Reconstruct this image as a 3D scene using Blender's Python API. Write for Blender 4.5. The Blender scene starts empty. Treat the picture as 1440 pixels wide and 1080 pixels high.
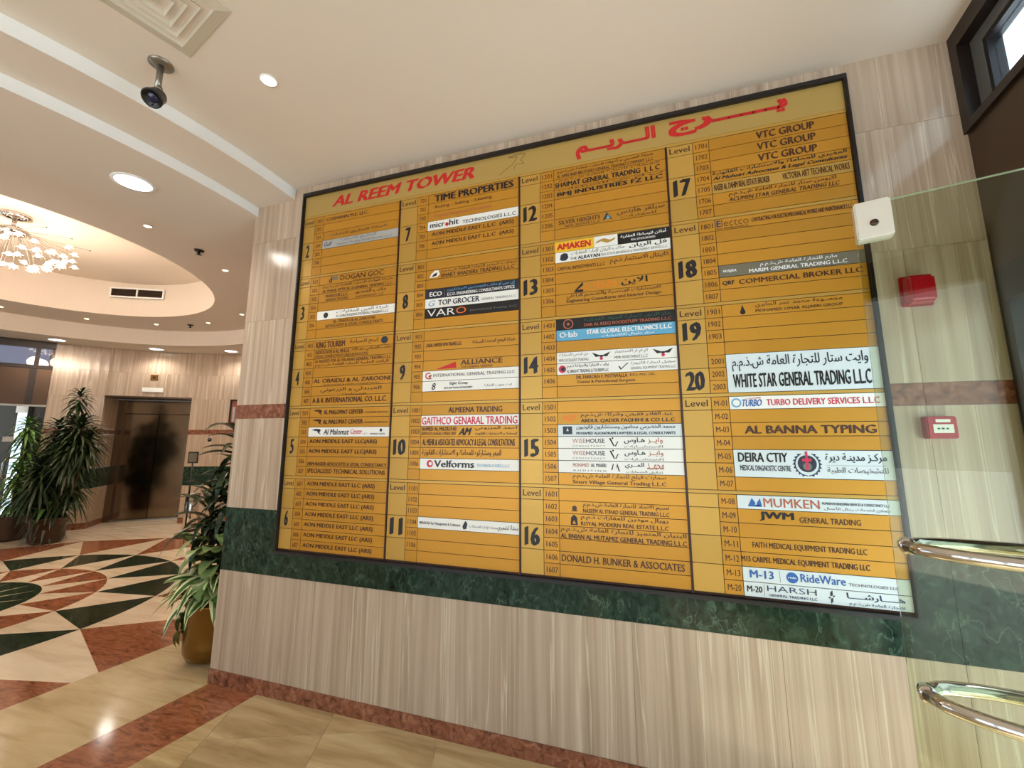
import bpy, bmesh, math, random
from mathutils import Vector, Matrix
random.seed(7)
PI = math.pi
S = bpy.context.scene
COL = S.collection

# ------------------------------------------------------------------ camera
F, CX, CY, EYE = 600.0, 722.0, 522.0, 1.5
PITCH, YAW = math.atan(95.5/F), math.radians(18.3)
cd = bpy.data.cameras.new('camera'); cam = bpy.data.objects.new('camera', cd); COL.objects.link(cam)
cd.sensor_fit = 'HORIZONTAL'; cd.sensor_width = 36; cd.lens = F/1440*36
cd.shift_x = -(CX-720)/1440; cd.shift_y = (CY-540)/1440
cd.clip_start = 0.05; cd.clip_end = 200
cam.location = (0, 0, EYE); cam.rotation_euler = (PI/2+PITCH, 0, YAW)
S.camera = cam

# ------------------------------------------------------------------ world, exposure
W = bpy.data.worlds.new('daylight'); S.world = W; W.use_nodes = True
bg = W.node_tree.nodes['Background']; bg.inputs[0].default_value = (0.80, 0.93, 1.0, 1); bg.inputs[1].default_value = 2.5
S.view_settings.view_transform = 'Standard'; S.view_settings.look = 'None'
S.view_settings.gamma = 1; S.view_settings.use_curve_mapping = False
S.view_settings.exposure = -0.2
LIGHT = dict(down=34, round=46, wall=36, chand=105, entry=26)
sun = bpy.data.lights.new('sun', 'SUN'); sun.energy = 19.0; sun.angle = math.radians(0.6); sun.color = (1.0, 1.0, 1.0)
so = bpy.data.objects.new('sun', sun); COL.objects.link(so); so.rotation_euler = Vector((0.62, 0.18, 1.0)).to_track_quat('Z', 'Y').to_euler()

# ------------------------------------------------------------------ materials
def srgb(r, g, b):
    f = lambda c: (c/255/12.92) if c/255 <= 0.04045 else ((c/255+0.055)/1.055)**2.4
    return (f(r), f(g), f(b), 1)
def mat(name, col, rough=0.5, metal=0.0, spec=0.5, emit=None, estr=0, coat=0):
    m = bpy.data.materials.new(name); m.use_nodes = True
    p = m.node_tree.nodes['Principled BSDF']
    p.inputs['Base Color'].default_value = col; p.inputs['Roughness'].default_value = rough
    p.inputs['Metallic'].default_value = metal; p.inputs['Specular IOR Level'].default_value = spec
    p.inputs['Coat Weight'].default_value = coat
    if emit: p.inputs['Emission Color'].default_value = emit; p.inputs['Emission Strength'].default_value = estr
    return m
def N(m, t, **k):
    n = m.node_tree.nodes.new(t)
    for a, b in k.items(): setattr(n, a, b)
    return n
def ramp(m, stops):
    r = N(m, 'ShaderNodeValToRGB'); e = r.color_ramp.elements
    while len(e) < len(stops): e.new(0.5)
    for i, (p, c) in enumerate(stops): e[i].position = p; e[i].color = c
    return r
def stone(name, stops, scale, stretch=(1, 1, 1), detail=6, rough=0.18, distort=0.3, rot=(0, 0, 0), vein=None, offs=8, val=0.08):
    """polished stone: stretched noise through a colour ramp, shifted slab by slab"""
    m = mat(name, (0.5, 0.5, 0.5, 1), rough); L = m.node_tree.links; p = m.node_tree.nodes['Principled BSDF']
    g = N(m, 'ShaderNodeNewGeometry'); oi = N(m, 'ShaderNodeObjectInfo')
    mul = N(m, 'ShaderNodeMath', operation='MULTIPLY'); mul.inputs[1].default_value = offs
    L.new(oi.outputs['Random'], mul.inputs[0])
    add = N(m, 'ShaderNodeVectorMath', operation='ADD'); L.new(g.outputs['Position'], add.inputs[0]); L.new(mul.outputs[0], add.inputs[1])
    mp = N(m, 'ShaderNodeMapping'); mp.inputs['Rotation'].default_value = rot; mp.inputs['Scale'].default_value = stretch
    L.new(add.outputs[0], mp.inputs[0])
    nz = N(m, 'ShaderNodeTexNoise'); nz.inputs['Scale'].default_value = scale; nz.inputs['Detail'].default_value = detail
    nz.inputs['Roughness'].default_value = 0.6; nz.inputs['Distortion'].default_value = distort
    L.new(mp.outputs[0], nz.inputs['Vector'])
    r = ramp(m, stops); L.new(nz.outputs['Fac'], r.inputs[0]); out = r.outputs[0]
    if vein:
        vc, vs, vw, vstretch = vein
        mp2 = N(m, 'ShaderNodeMapping'); mp2.inputs['Scale'].default_value = vstretch; mp2.inputs['Rotation'].default_value = rot
        L.new(add.outputs[0], mp2.inputs[0])
        n2 = N(m, 'ShaderNodeTexNoise'); n2.inputs['Scale'].default_value = vs; n2.inputs['Detail'].default_value = 5; n2.inputs['Distortion'].default_value = 0.25
        L.new(mp2.outputs[0], n2.inputs['Vector'])
        s = N(m, 'ShaderNodeMath', operation='SUBTRACT'); s.inputs[1].default_value = 0.5; L.new(n2.outputs['Fac'], s.inputs[0])
        ab = N(m, 'ShaderNodeMath', operation='ABSOLUTE'); L.new(s.outputs[0], ab.inputs[0])
        mr = N(m, 'ShaderNodeMapRange'); mr.inputs[1].default_value = 0; mr.inputs[2].default_value = vw; mr.inputs[3].default_value = 0.75; mr.inputs[4].default_value = 0
        L.new(ab.outputs[0], mr.inputs[0])
        mx = N(m, 'ShaderNodeMixRGB'); mx.inputs[2].default_value = vc; L.new(mr.outputs[0], mx.inputs[0]); L.new(out, mx.inputs[1]); out = mx.outputs[0]
    hs = N(m, 'ShaderNodeHueSaturation'); mr2 = N(m, 'ShaderNodeMapRange'); mr2.inputs[3].default_value = 1-val; mr2.inputs[4].default_value = 1+val
    L.new(oi.outputs['Random'], mr2.inputs[0]); L.new(mr2.outputs[0], hs.inputs['Value']); L.new(out, hs.inputs['Color'])
    L.new(hs.outputs[0], p.inputs['Base Color'])
    return m
M = {}
M['travertine'] = stone('travertine', [(0.30, srgb(164, 141, 120)), (0.45, srgb(182, 160, 139)), (0.58, srgb(193, 172, 151)), (0.75, srgb(206, 187, 167))],
                        1.0, (30, 30, 0.5), 6, 0.14, 0.12, vein=(srgb(216, 202, 180), 1.0, 0.012, (9, 9, 0.22)), val=0.04)
M['green_marble'] = stone('green_marble', [(0.32, srgb(12, 28, 20)), (0.5, srgb(30, 52, 40)), (0.64, srgb(50, 74, 58)), (0.78, srgb(110, 130, 112))],
                          26, (1, 1, 0.7), 10, 0.12, 1.0, rot=(0, 0.6, 0), vein=(srgb(84, 108, 92), 7, 0.008, (1, 1, 0.6)), val=0.05)
M['green_marble'].node_tree.nodes['Principled BSDF'].inputs['Specular IOR Level'].default_value = 0.3
M['red_marble'] = stone('red_marble', [(0.30, srgb(84, 48, 34)), (0.45, srgb(128, 78, 56)), (0.58, srgb(150, 96, 72)), (0.75, srgb(178, 132, 106))],
                        26, (1, 1, 1), 8, 0.16, 0.8, val=0.05)
M['cream_stone'] = stone('cream_stone', [(0.3, srgb(208, 188, 162)), (0.5, srgb(230, 212, 188)), (0.7, srgb(240, 226, 206))],
                         1.4, (1.2, 7, 1), 5, 0.10, 0.5, rot=(0, 0, 0.5), val=0.03)
M['tile_stone'] = stone('tile_stone', [(0.3, srgb(152, 130, 92)), (0.48, srgb(184, 160, 118)), (0.7, srgb(208, 188, 148))],
                        1.3, (1.0, 8, 1), 5, 0.12, 0.5, rot=(0, 0, 0.35), val=0.10)
M['strip_stone'] = stone('strip_stone', [(0.3, srgb(176, 152, 112)), (0.5, srgb(200, 178, 138)), (0.7, srgb(214, 194, 156))],
                         1.4, (1.2, 7, 1), 5, 0.10, 0.5, rot=(0, 0, 0.5), val=0.03)
M['floor_red'] = stone('floor_red', [(0.30, srgb(104, 60, 42)), (0.5, srgb(152, 94, 66)), (0.72, srgb(176, 116, 86))],
                       9, (1, 3.4, 1), 8, 0.10, 1.2, rot=(0, 0, 0.4), val=0.04)
M['floor_green'] = stone('floor_green', [(0.35, srgb(26, 34, 26)), (0.5, srgb(44, 54, 42)), (0.7, srgb(74, 84, 68))], 14, (1, 2.5, 1), 8, 0.10, 1.0, rot=(0, 0, 0.4), val=0.05)
def paint(name, col, rough=0.85):
    m = mat(name, col, rough); p = m.node_tree.nodes['Principled BSDF']
    nz = N(m, 'ShaderNodeTexNoise'); nz.inputs['Scale'].default_value = 180; b = N(m, 'ShaderNodeBump'); b.inputs['Strength'].default_value = 0.03
    m.node_tree.links.new(nz.outputs['Fac'], b.inputs['Height']); m.node_tree.links.new(b.outputs[0], p.inputs['Normal'])
    return m
M['ceiling'] = paint('ceiling_paint', srgb(226, 214, 200))
M['white_paint'] = paint('white_paint', srgb(244, 245, 244))
M['grille'] = mat('grille_paint', srgb(205, 196, 178), 0.5)
M['dark'] = mat('dark_recess', srgb(22, 18, 15), 0.7)
M['joint'] = mat('grout', srgb(70, 58, 44), 0.9)
def gold(name, c):
    m = mat(name, c, 0.34, 0.35, 0.5); p = m.node_tree.nodes['Principled BSDF']; L = m.node_tree.links
    nz = N(m, 'ShaderNodeTexNoise'); nz.inputs['Scale'].default_value = 3.0; oi = N(m, 'ShaderNodeObjectInfo')
    g = N(m, 'ShaderNodeNewGeometry'); mp = N(m, 'ShaderNodeMapping'); mp.inputs['Scale'].default_value = (1, 1, 60)
    L.new(g.outputs['Position'], mp.inputs[0]); L.new(mp.outputs[0], nz.inputs['Vector'])
    mr = N(m, 'ShaderNodeMapRange'); mr.inputs[3].default_value = 0.28; mr.inputs[4].default_value = 0.40; L.new(nz.outputs['Fac'], mr.inputs[0]); L.new(mr.outputs[0], p.inputs['Roughness'])
    hs = N(m, 'ShaderNodeHueSaturation'); hs.inputs['Color'].default_value = c; mr2 = N(m, 'ShaderNodeMapRange'); mr2.inputs[3].default_value = 0.93; mr2.inputs[4].default_value = 1.07
    L.new(oi.outputs['Random'], mr2.inputs[0]); L.new(mr2.outputs[0], hs.inputs['Value']); L.new(hs.outputs[0], p.inputs['Base Color'])
    return m
M['gold'] = gold('gold_plate', srgb(196, 139, 42))
M['gold_light'] = gold('satin_gold', srgb(196, 154, 72))
M['gold_head'] = gold('header_gold', srgb(190, 160, 92))
M['board_back'] = mat('board_backing', srgb(64, 30, 8), 0.6)
M['frame_black'] = mat('frame_black', srgb(20, 16, 20), 0.35)
M['bar'] = mat('divider_bar', srgb(52, 14, 10), 0.35)
for n, c in dict(p_white=(238, 238, 234), p_cool=(214, 224, 228), p_silver=(176, 174, 170), p_black=(14, 14, 18), p_navy=(30, 36, 52),
                 p_blue=(96, 168, 206), p_grey=(112, 106, 90), p_yellow=(238, 190, 40),
                 t_black=(20, 14, 22), t_brown=(72, 38, 14), t_red=(196, 30, 30), t_white=(236, 236, 236), t_grey=(110, 110, 112), t_blue=(40, 96, 170),
                 t_navy=(36, 52, 92), t_orange=(236, 120, 24), t_pink=(206, 40, 80), t_green=(30, 84, 70), t_sky=(110, 170, 210), t_tan=(176, 140, 60), t_rust=(176, 96, 70), t_dark=(36, 44, 60)).items():
    M[n] = mat(n, srgb(*c), 0.3 if n[0] == 'p' else 0.4)
M['steel'] = mat('polished_steel', srgb(205, 200, 194), 0.10, 1.0)
M['brushed'] = mat('brushed_steel', srgb(126, 106, 86), 0.12, 1.0)
M['bronze'] = mat('bronze_panel', srgb(74, 54, 38), 0.30, 0.5)
M['bronze_dark'] = mat('dark_bronze_frame', srgb(38, 28, 24), 0.35, 0.3)
M['grey_frame'] = mat('grey_frame', srgb(96, 96, 94), 0.5)
M['paving'] = mat('light_paving', srgb(206, 210, 212), 0.8)
M['cabinet_brown'] = mat('cabinet_brown', srgb(148, 88, 70), 0.4)
M['patch'] = mat('patch_metal', srgb(222, 218, 206), 0.28, 0.35)
M['alarm_red'] = mat('alarm_red', srgb(170, 8, 26), 0.28, coat=0.4)
M['call_red'] = mat('callpoint_red', srgb(176, 36, 50), 0.35)
M['brass_pot'] = mat('brass_pot', srgb(128, 94, 40), 0.24, 0.75)
M['pot_dark'] = mat('pot_dark', srgb(70, 52, 42), 0.22, 0.4)
M['black_plastic'] = mat('black_plastic', srgb(14, 14, 18), 0.3)
M['lens'] = mat('lens_glass', srgb(30, 30, 60), 0.05)
M['chrome_dim'] = mat('dull_chrome', srgb(150, 146, 138), 0.3, 0.9)
M['lamp_white'] = mat('lamp_white', (1, 1, 1, 1), 0.5, emit=(1.0, 0.97, 0.92, 1), estr=6)
M['lamp_warm'] = mat('lamp_warm', (1, 1, 1, 1), 0.5, emit=(1.0, 0.80, 0.48, 1), estr=9)
M['bulb'] = mat('bulb_glow', (1, 1, 1, 1), 0.5, emit=(1.0, 0.90, 0.76, 1), estr=9)
M['petal_glass'] = mat('crystal_petal', srgb(250, 225, 205), 0.15, emit=(1.0, 0.82, 0.66, 1), estr=1.2)
M['soil'] = mat('soil', srgb(38, 26, 18), 0.95)
def leafmat(name, c1, c2, stripe=None):
    m = mat(name, c1, 0.38); p = m.node_tree.nodes['Principled BSDF']; L = m.node_tree.links
    oi = N(m, 'ShaderNodeObjectInfo'); g = N(m, 'ShaderNodeNewGeometry')
    nz = N(m, 'ShaderNodeTexNoise'); nz.inputs['Scale'].default_value = 9; L.new(g.outputs['Position'], nz.inputs['Vector'])
    a = N(m, 'ShaderNodeMath', operation='ADD'); L.new(oi.outputs['Random'], a.inputs[0]); L.new(nz.outputs['Fac'], a.inputs[1])
    fr = N(m, 'ShaderNodeMath', operation='FRACT'); L.new(a.outputs[0], fr.inputs[0])
    r = ramp(m, [(0, c1), (1, c2)]); L.new(fr.outputs[0], r.inputs[0]); out = r.outputs[0]
    if stripe:
        uv = N(m, 'ShaderNodeUVMap'); sx = N(m, 'ShaderNodeSeparateXYZ'); L.new(uv.outputs[0], sx.inputs[0])
        s = N(m, 'ShaderNodeMath', operation='SUBTRACT'); s.inputs[1].default_value = 0.5; L.new(sx.outputs[0], s.inputs[0])
        ab = N(m, 'ShaderNodeMath', operation='ABSOLUTE'); L.new(s.outputs[0], ab.inputs[0])
        gt = N(m, 'ShaderNodeMath', operation='GREATER_THAN'); gt.inputs[1].default_value = stripe[1]; L.new(ab.outputs[0], gt.inputs[0])
        mx = N(m, 'ShaderNodeMixRGB'); mx.inputs[2].default_value = stripe[0]; L.new(gt.outputs[0], mx.inputs[0]); L.new(out, mx.inputs[1]); out = mx.outputs[0]
    L.new(out, p.inputs['Base Color']); return m
M['leaf_dark'] = leafmat('leaf_dark', srgb(16, 30, 16), srgb(48, 70, 36))
M['leaf_mid'] = leafmat('leaf_mid', srgb(44, 84, 36), srgb(104, 146, 70))
M['leaf_varieg'] = leafmat('leaf_variegated', srgb(44, 84, 40), srgb(80, 122, 62), (srgb(226, 226, 168), 0.27))
M['leaf_pothos'] = leafmat('leaf_pothos', srgb(62, 100, 48), srgb(168, 186, 118))
M['leaf_peach'] = leafmat('leaf_peach', srgb(206, 140, 84), srgb(226, 170, 116))
M['stem'] = mat('cane_stem', srgb(92, 76, 52), 0.8)
def glass(name, tint, refl=1.0, ior=1.5):
    m = bpy.data.materials.new(name); m.use_nodes = True; nt = m.node_tree; nt.nodes.clear(); L = nt.links
    o = nt.nodes.new('ShaderNodeOutputMaterial'); t = nt.nodes.new('ShaderNodeBsdfTransparent'); t.inputs[0].default_value = tint
    gl = nt.nodes.new('ShaderNodeBsdfGlossy'); gl.inputs['Roughness'].default_value = 0.0; gl.inputs[0].default_value = (refl, refl, refl, 1)
    lw = nt.nodes.new('ShaderNodeLayerWeight'); lw.inputs[0].default_value = 0.5
    pw = nt.nodes.new('ShaderNodeMath'); pw.operation = 'POWER'; pw.inputs[1].default_value = 5; L.new(lw.outputs['Facing'], pw.inputs[0])
    f0 = ((ior-1)/(ior+1))**2; fr = nt.nodes.new('ShaderNodeMapRange'); fr.inputs[3].default_value = f0; fr.inputs[4].default_value = 1.0; L.new(pw.outputs[0], fr.inputs[0])
    mx = nt.nodes.new('ShaderNodeMixShader'); L.new(fr.outputs[0], mx.inputs[0]); L.new(t.outputs[0], mx.inputs[1]); L.new(gl.outputs[0], mx.inputs[2]); L.new(mx.outputs[0], o.inputs[0])
    return m
M['glass'] = glass('clear_glass', (0.83, 0.86, 0.76, 1), 0.8, 1.4)
M['glass_edge'] = mat('glass_edge', srgb(150, 160, 140), 0.1)
M['glass_dark'] = glass('tinted_glass', (0.10, 0.085, 0.07, 1), 0.9, 1.6)
M['glass_dimmed'] = glass('dimmed_window_glass', (0.34, 0.33, 0.38, 1), 0.9)  # grey tint stands in for the shaded street outside
M['glass_win'] = glass('window_glass', (0.92, 0.97, 1.0, 1), 0.9)

# ------------------------------------------------------------------ object helpers
def link(o, parent=None):
    COL.objects.link(o)
    if parent is not None: o.parent = parent
    return o
def empty(name, loc=(0, 0, 0), parent=None, rz=0):
    o = bpy.data.objects.new(name, None); o.location = loc; o.rotation_euler = (0, 0, rz); o.empty_display_size = 0.05
    return link(o, parent)
def tag(o, label, cat, group=None):
    o['label'] = label; o['category'] = cat
    if group: o['group'] = group
    return o
def struct(o, label=None, cat=None):
    o['kind'] = 'structure'
    if label: o['label'] = label
    if cat: o['category'] = cat
    return o
def mesh(name, verts, faces, m, parent=None, loc=(0, 0, 0), smooth=False, uvs=None):
    me = bpy.data.meshes.new(name); me.from_pydata([tuple(v) for v in verts], [], faces); me.update()
    if m: me.materials.append(M[m])
    if smooth:
        for p in me.polygons: p.use_smooth = True
    if uvs:
        ul = me.uv_layers.new()
        for lp in me.loops: ul.data[lp.index].uv = uvs[lp.vertex_index]
    o = bpy.data.objects.new(name, me); o.location = loc
    return link(o, parent)
BOXF = [(0, 1, 3, 2), (4, 6, 7, 5), (0, 4, 5, 1), (2, 3, 7, 6), (0, 2, 6, 4), (1, 5, 7, 3)]
def boxv(x0, x1, y0, y1, z0, z1):
    return [(x, y, z) for x in (x0, x1) for y in (y0, y1) for z in (z0, z1)]
_bc = {}
def box(name, x0, x1, y0, y1, z0, z1, m, parent=None, bevel=0):
    """axis-aligned box in the parent's frame; alike boxes share one mesh"""
    w, d, h = x1-x0, y1-y0, z1-z0; key = (round(w, 5), round(d, 5), round(h, 5), m, bevel)
    if key not in _bc:
        me = bpy.data.meshes.new(name)
        if bevel:
            bm = bmesh.new(); bmesh.ops.create_cube(bm, size=1); bmesh.ops.scale(bm, vec=(w, d, h), verts=bm.verts)
            bmesh.ops.bevel(bm, geom=bm.edges[:], offset=bevel, segments=2, affect='EDGES'); bm.to_mesh(me); bm.free()
        else:
            me.from_pydata(boxv(-w/2, w/2, -d/2, d/2, -h/2, h/2), [], BOXF); me.update()
        me.materials.append(M[m]); _bc[key] = me
    o = bpy.data.objects.new(name, _bc[key]); o.location = ((x0+x1)/2, (y0+y1)/2, (z0+z1)/2)
    return link(o, parent)
def prism(name, pts, z0, z1, m, parent=None, loc=(0, 0, 0)):
    """vertical prism over a plan polygon given anticlockwise"""
    n = len(pts); v = [(x, y, z0) for x, y in pts]+[(x, y, z1) for x, y in pts]
    f = [tuple(range(n-1, -1, -1)), tuple(range(n, 2*n))]+[(i, (i+1) % n, n+(i+1) % n, n+i) for i in range(n)]
    return mesh(name, v, f, m, parent, loc)
def lathe(name, prof, m, parent=None, loc=(0, 0, 0), n=24, smooth=True, cap=False):
    v = []; f = []
    for r, z in prof: v += [(r*math.cos(2*PI*i/n), r*math.sin(2*PI*i/n), z) for i in range(n)]
    for k in range(len(prof)-1): f += [(k*n+i, k*n+(i+1) % n, (k+1)*n+(i+1) % n, (k+1)*n+i) for i in range(n)]
    if cap: f += [tuple(range(n-1, -1, -1)), tuple(range((len(prof)-1)*n, len(prof)*n))]
    return mesh(name, v, f, m, parent, loc, smooth)
def tube(name, pts, r, m, parent=None, loc=(0, 0, 0), n=10, radii=None):
    pts = [Vector(p) for p in pts]; v = []; f = []; up = Vector((0, 0, 1)); prev = None
    for i, p in enumerate(pts):
        t = (pts[min(i+1, len(pts)-1)]-pts[max(i-1, 0)]).normalized()
        a = prev if prev is not None else (up if abs(t.dot(up)) < 0.9 else Vector((1, 0, 0)))
        a = (a-t*a.dot(t)).normalized(); b = t.cross(a); prev = a
        rr = radii[i] if radii else r
        v += [p+(a*math.cos(2*PI*k/n)+b*math.sin(2*PI*k/n))*rr for k in range(n)]
    for i in range(len(pts)-1): f += [(i*n+k, i*n+(k+1) % n, (i+1)*n+(k+1) % n, (i+1)*n+k) for k in range(n)]
    f += [tuple(range(n-1, -1, -1)), tuple(range((len(pts)-1)*n, len(pts)*n))]
    return mesh(name, v, f, m, parent, loc, True)

# ================================================================== FLOOR
def clip(poly, a, b, c):      # keep a*x+b*y <= c
    out = []
    for i in range(len(poly)):
        p, q = poly[i], poly[(i+1) % len(poly)]; dp, dq = a*p[0]+b*p[1]-c, a*q[0]+b*q[1]-c
        if dp <= 0: out.append(p)
        if dp*dq < 0: t = dp/(dp-dq); out.append((p[0]+t*(q[0]-p[0]), p[1]+t*(q[1]-p[1])))
    return out
YB = 2.193                                            # board wall plane
floor = struct(mesh('floor', boxv(-14, 1.5, -5, 8, -0.12, -0.004), BOXF, 'cream_stone'))
pavement = struct(mesh('trim_1', boxv(-30, 30, -30, 30, -0.3, -0.14), BOXF, 'paving'))
th = math.radians(6.0); sd = (math.sin(th), math.cos(th)); sn = (math.cos(th), -math.sin(th))
dot = lambda a, b: a[0]*b[0]+a[1]*b[1]
cA, cB, cC = dot(sn, (-2.755, 1.80)), dot(sn, (-2.365, 1.87)), dot(sn, (-3.52, 2.055))
def strip(c0, c1, t0, t1): return [(sn[0]*c+sd[0]*t, sn[1]*c+sd[1]*t) for c, t in ((c0, t0), (c1, t0), (c1, t1), (c0, t1))]
G = 0.001
reds = strip(cA+G, cB-G, -4, 4)
for t0, t1 in ((-4, -1.6), (-1.598, 0.1), (0.102, 3.2)):
    pl = clip(strip(cA+G, cB-G, t0, t1), 0, 1, YB-0.001)
    if pl: prism('marble_strip', pl, -0.004, 0, 'floor_red', floor)
for t0, t1 in ((-4, -0.9), (-0.898, 0.7), (0.702, 2.9)):
    pl = strip(cC+G, cA-G, t0, t1)
    prism('stone_strip', pl, -0.004, 0, 'strip_stone', floor)
# square tiles of the entrance floor, laid at an angle
ua = math.radians(22.5); u = (math.cos(ua), math.sin(ua)); w = (math.sin(ua), -math.cos(ua)); TS = 0.585
cu = dot(u, (-1.769, 2.188)); cw = dot(w, (-2.15, 1.845))
for i in range(-5, 9):
    for j in range(-3, 10):
        a0, b0 = cu+i*TS, cw+j*TS
        q = [(u[0]*a+w[0]*b, u[1]*a+w[1]*b) for a, b in ((a0+G, b0+G), (a0+G, b0+TS-G), (a0+TS-G, b0+TS-G), (a0+TS-G, b0+G))]
        q = clip(q, 0, 1, YB-0.001); q = clip(q, -sn[0], -sn[1], -(cB+G)); q = clip(q, 1, 0, 1.36) if q else q; q = clip(q, 0, -1, 2.0) if q else q
        if len(q) < 3: continue
        ar = 0.5*sum(q[k][0]*q[(k+1) % len(q)][1]-q[(k+1) % len(q)][0]*q[k][1] for k in range(len(q)))
        if abs(ar) < 0.004: continue
        if ar < 0: q = q[::-1]
        prism('floor_tile', q, -0.004, 0, 'tile_stone', floor)
# the rosette
RC = (-6.31, 2.18); A0 = 7.2; ST = 22.5
def pc(r, a): a = math.radians(a); return (RC[0]+r*math.cos(a), RC[1]+r*math.sin(a))
def arc(r, a, b, n=5): return [pc(r, a+(b-a)*k/n) for k in range(n+1)]
def inlay(pts, m, name='marble_inlay'):
    pts = clip(pts, sn[0], sn[1], cC-G)
    if len(pts) > 2: prism(name, pts, -0.004, 0, m, floor)
for r0, r1, va, dark in ((0.775, 1.255, A0, 'floor_red'), (1.255, 1.88, A0+ST/2, 'floor_green'), (1.88, 2.83, A0, 'floor_red')):
    for k in range(16):
        a = va+k*ST
        if r1 > 2:      # outermost red wedges run out to straight edges
            inlay([pc(r0, a), pc(3.0 if -30 < ((a+180) % 360-180) < 30 else r1, a-ST/2), pc(3.0 if -30 < ((a+180) % 360-180) < 30 else r1, a+ST/2)], dark)
        else: inlay([pc(r0, a)]+arc(r1, a-ST/2, a+ST/2), dark)
        tip = r1 if r1 < 2 else (3.0 if -30 < ((a+ST/2+180) % 360-180) < 30 else r1)
        inlay(arc(r0, a+ST, a)+[pc(tip, a+ST/2)], 'cream_stone', 'stone_inlay') if False else inlay(([pc(tip, a+ST/2)]+arc(r0, a, a+ST)[::-1])[::-1][::-1] if False else [pc(tip, a+ST/2)]+arc(r0, a, a+ST)[::-1], 'cream_stone', 'stone_inlay')
for k in range(16):
    a = A0+k*ST; s = 0.16*ST
    inlay([pc(0.10, a), pc(0.74, a)]+[pc(0.74, a)][:0]+arc(0.775, a-0, a+ST, 4)+[pc(0.10, a+ST)], 'floor_green')
for k in range(16):
    a = A0+k*ST+ST/2
    prism('stone_ray', [pc(0.20, a-6), pc(0.72, a), pc(0.20, a+6)], -0.004, 0.0006, 'cream_stone', floor)

# ================================================================== CEILING
ZH, ZM, ZL, ZR, ZD = 3.27, 3.19, 3.12, 3.38, 3.91
P0 = (-6.4, 2.2)
def rad_circle(c, r, th):
    d = (math.cos(th), math.sin(th)); o = (P0[0]-c[0], P0[1]-c[1]); b = o[0]*d[0]+o[1]*d[1]; q = o[0]**2+o[1]**2-r*r
    return -b+math.sqrt(b*b-q)
def ell_pt(p, a):
    cx, cy, r, ex, ph = p; x, y = r*math.cos(a), r*ex*math.sin(a); c, s = math.cos(ph), math.sin(ph)
    return (cx+c*x-s*y, cy+s*x+c*y)
RING = (-6.395, 2.268, 2.748, 1.171, 0.572); OPEN = (-6.551, 2.412, 1.793, 1.164, 0.489)
def rad_ell(p, th):
    cx, cy, r, ex, ph = p; dx, dy = math.cos(th), math.sin(th); ox, oy = P0[0]-cx, P0[1]-cy; c, s = math.cos(ph), math.sin(ph)
    a1, b1 = (c*ox+s*oy)/r, (-s*ox+c*oy)/(r*ex); a2, b2 = (c*dx+s*dy)/r, (-s*dx+c*dy)/(r*ex)
    A, B, Cc = a2*a2+b2*b2, 2*(a1*a2+b1*b2), a1*a1+b1*b1-1
    return (-B+math.sqrt(B*B-4*A*Cc))/(2*A)
LC = (-6.45, 2.60); LR = 3.62
def pol(r, th, z): return (P0[0]+r*math.cos(th), P0[1]+r*math.sin(th), z)
NT = 180
def band(name, fa, fb, za, zb, m, parent, t0=0, t1=360, flip=False, n=NT):
    v = []; k = max(2, int(n*(t1-t0)/360))
    for i in range(k+1):
        t = math.radians(t0+(t1-t0)*i/k); v += [pol(fa(t), t, za), pol(fb(t), t, zb)]
    f = [(2*i, 2*i+1, 2*i+3, 2*i+2) if not flip else (2*i, 2*i+2, 2*i+3, 2*i+1) for i in range(k)]
    return mesh(name, v, f, m, parent)
s1 = lambda t: rad_circle((-6.07, 1.884), 3.712, t)
s2 = lambda t: rad_circle((-6.357, 1.855), 3.662, t)
ring = lambda t: rad_ell(RING, t); opn = lambda t: rad_ell(OPEN, t)
far = lambda t: 4.35
TA, TB = -168, 1.0                                     # arc of the entrance steps
def facade(t):                                         # the high ceiling stops at the glazed street front behind the camera
    st = math.sin(t); r = (1.37-P0[0])/math.cos(t) if math.cos(t) > 0.3 else 7
    return max(s1(t)+0.01, min(r, (P0[1]-YFR)/-st)) if st < -1e-3 else r
YFR = -2.6
ceiling = struct(band('ceiling', s1, facade, ZH, ZH, 'ceiling', None, TA, TB, True))
for nm, fa, fb, za, zb, t0, t1, m in (
    ('step_face', s1, s1, ZM, ZH, TA, TB, 'white_paint'), ('step_soffit', s2, s1, ZM, ZM, TA, TB, 'ceiling'),  # step faces whiter than the ceiling: daylight put into their colour
    ('step_face', s2, s2, ZL, ZM, TA, TB, 'white_paint'), ('lower_soffit', ring, s2, ZL, ZL, TA, TB, 'ceiling'),
    ('lower_soffit', ring, far, ZL, ZL, TB, 360+TA, 'ceiling'),
    ('ring_face', ring, ring, ZL, ZR, 0, 360, 'ceiling'), ('ring_soffit', opn, ring, ZR, ZR, 0, 360, 'ceiling'),
    ('dome_wall', opn, opn, ZR, ZR+0.26, 0, 360, 'ceiling'), ('dome_ledge', lambda t: opn(t)+0.035, opn, ZR+0.26, ZR+0.26, 0, 360, 'ceiling'),
    ('dome_wall', lambda t: opn(t)+0.035, lambda t: opn(t)+0.035, ZR+0.26, ZD, 0, 360, 'ceiling'), ('dome_top', lambda t: 0.001, lambda t: opn(t)+0.04, ZD, ZD, 0, 360, 'ceiling')):
    band(nm, fa, fb, za, zb, m, ceiling, t0, t1)
mesh('roof_slab', boxv(-14, 1.5, -2.6, 9, 4.1, 4.3), BOXF, 'white_paint', ceiling)

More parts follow.
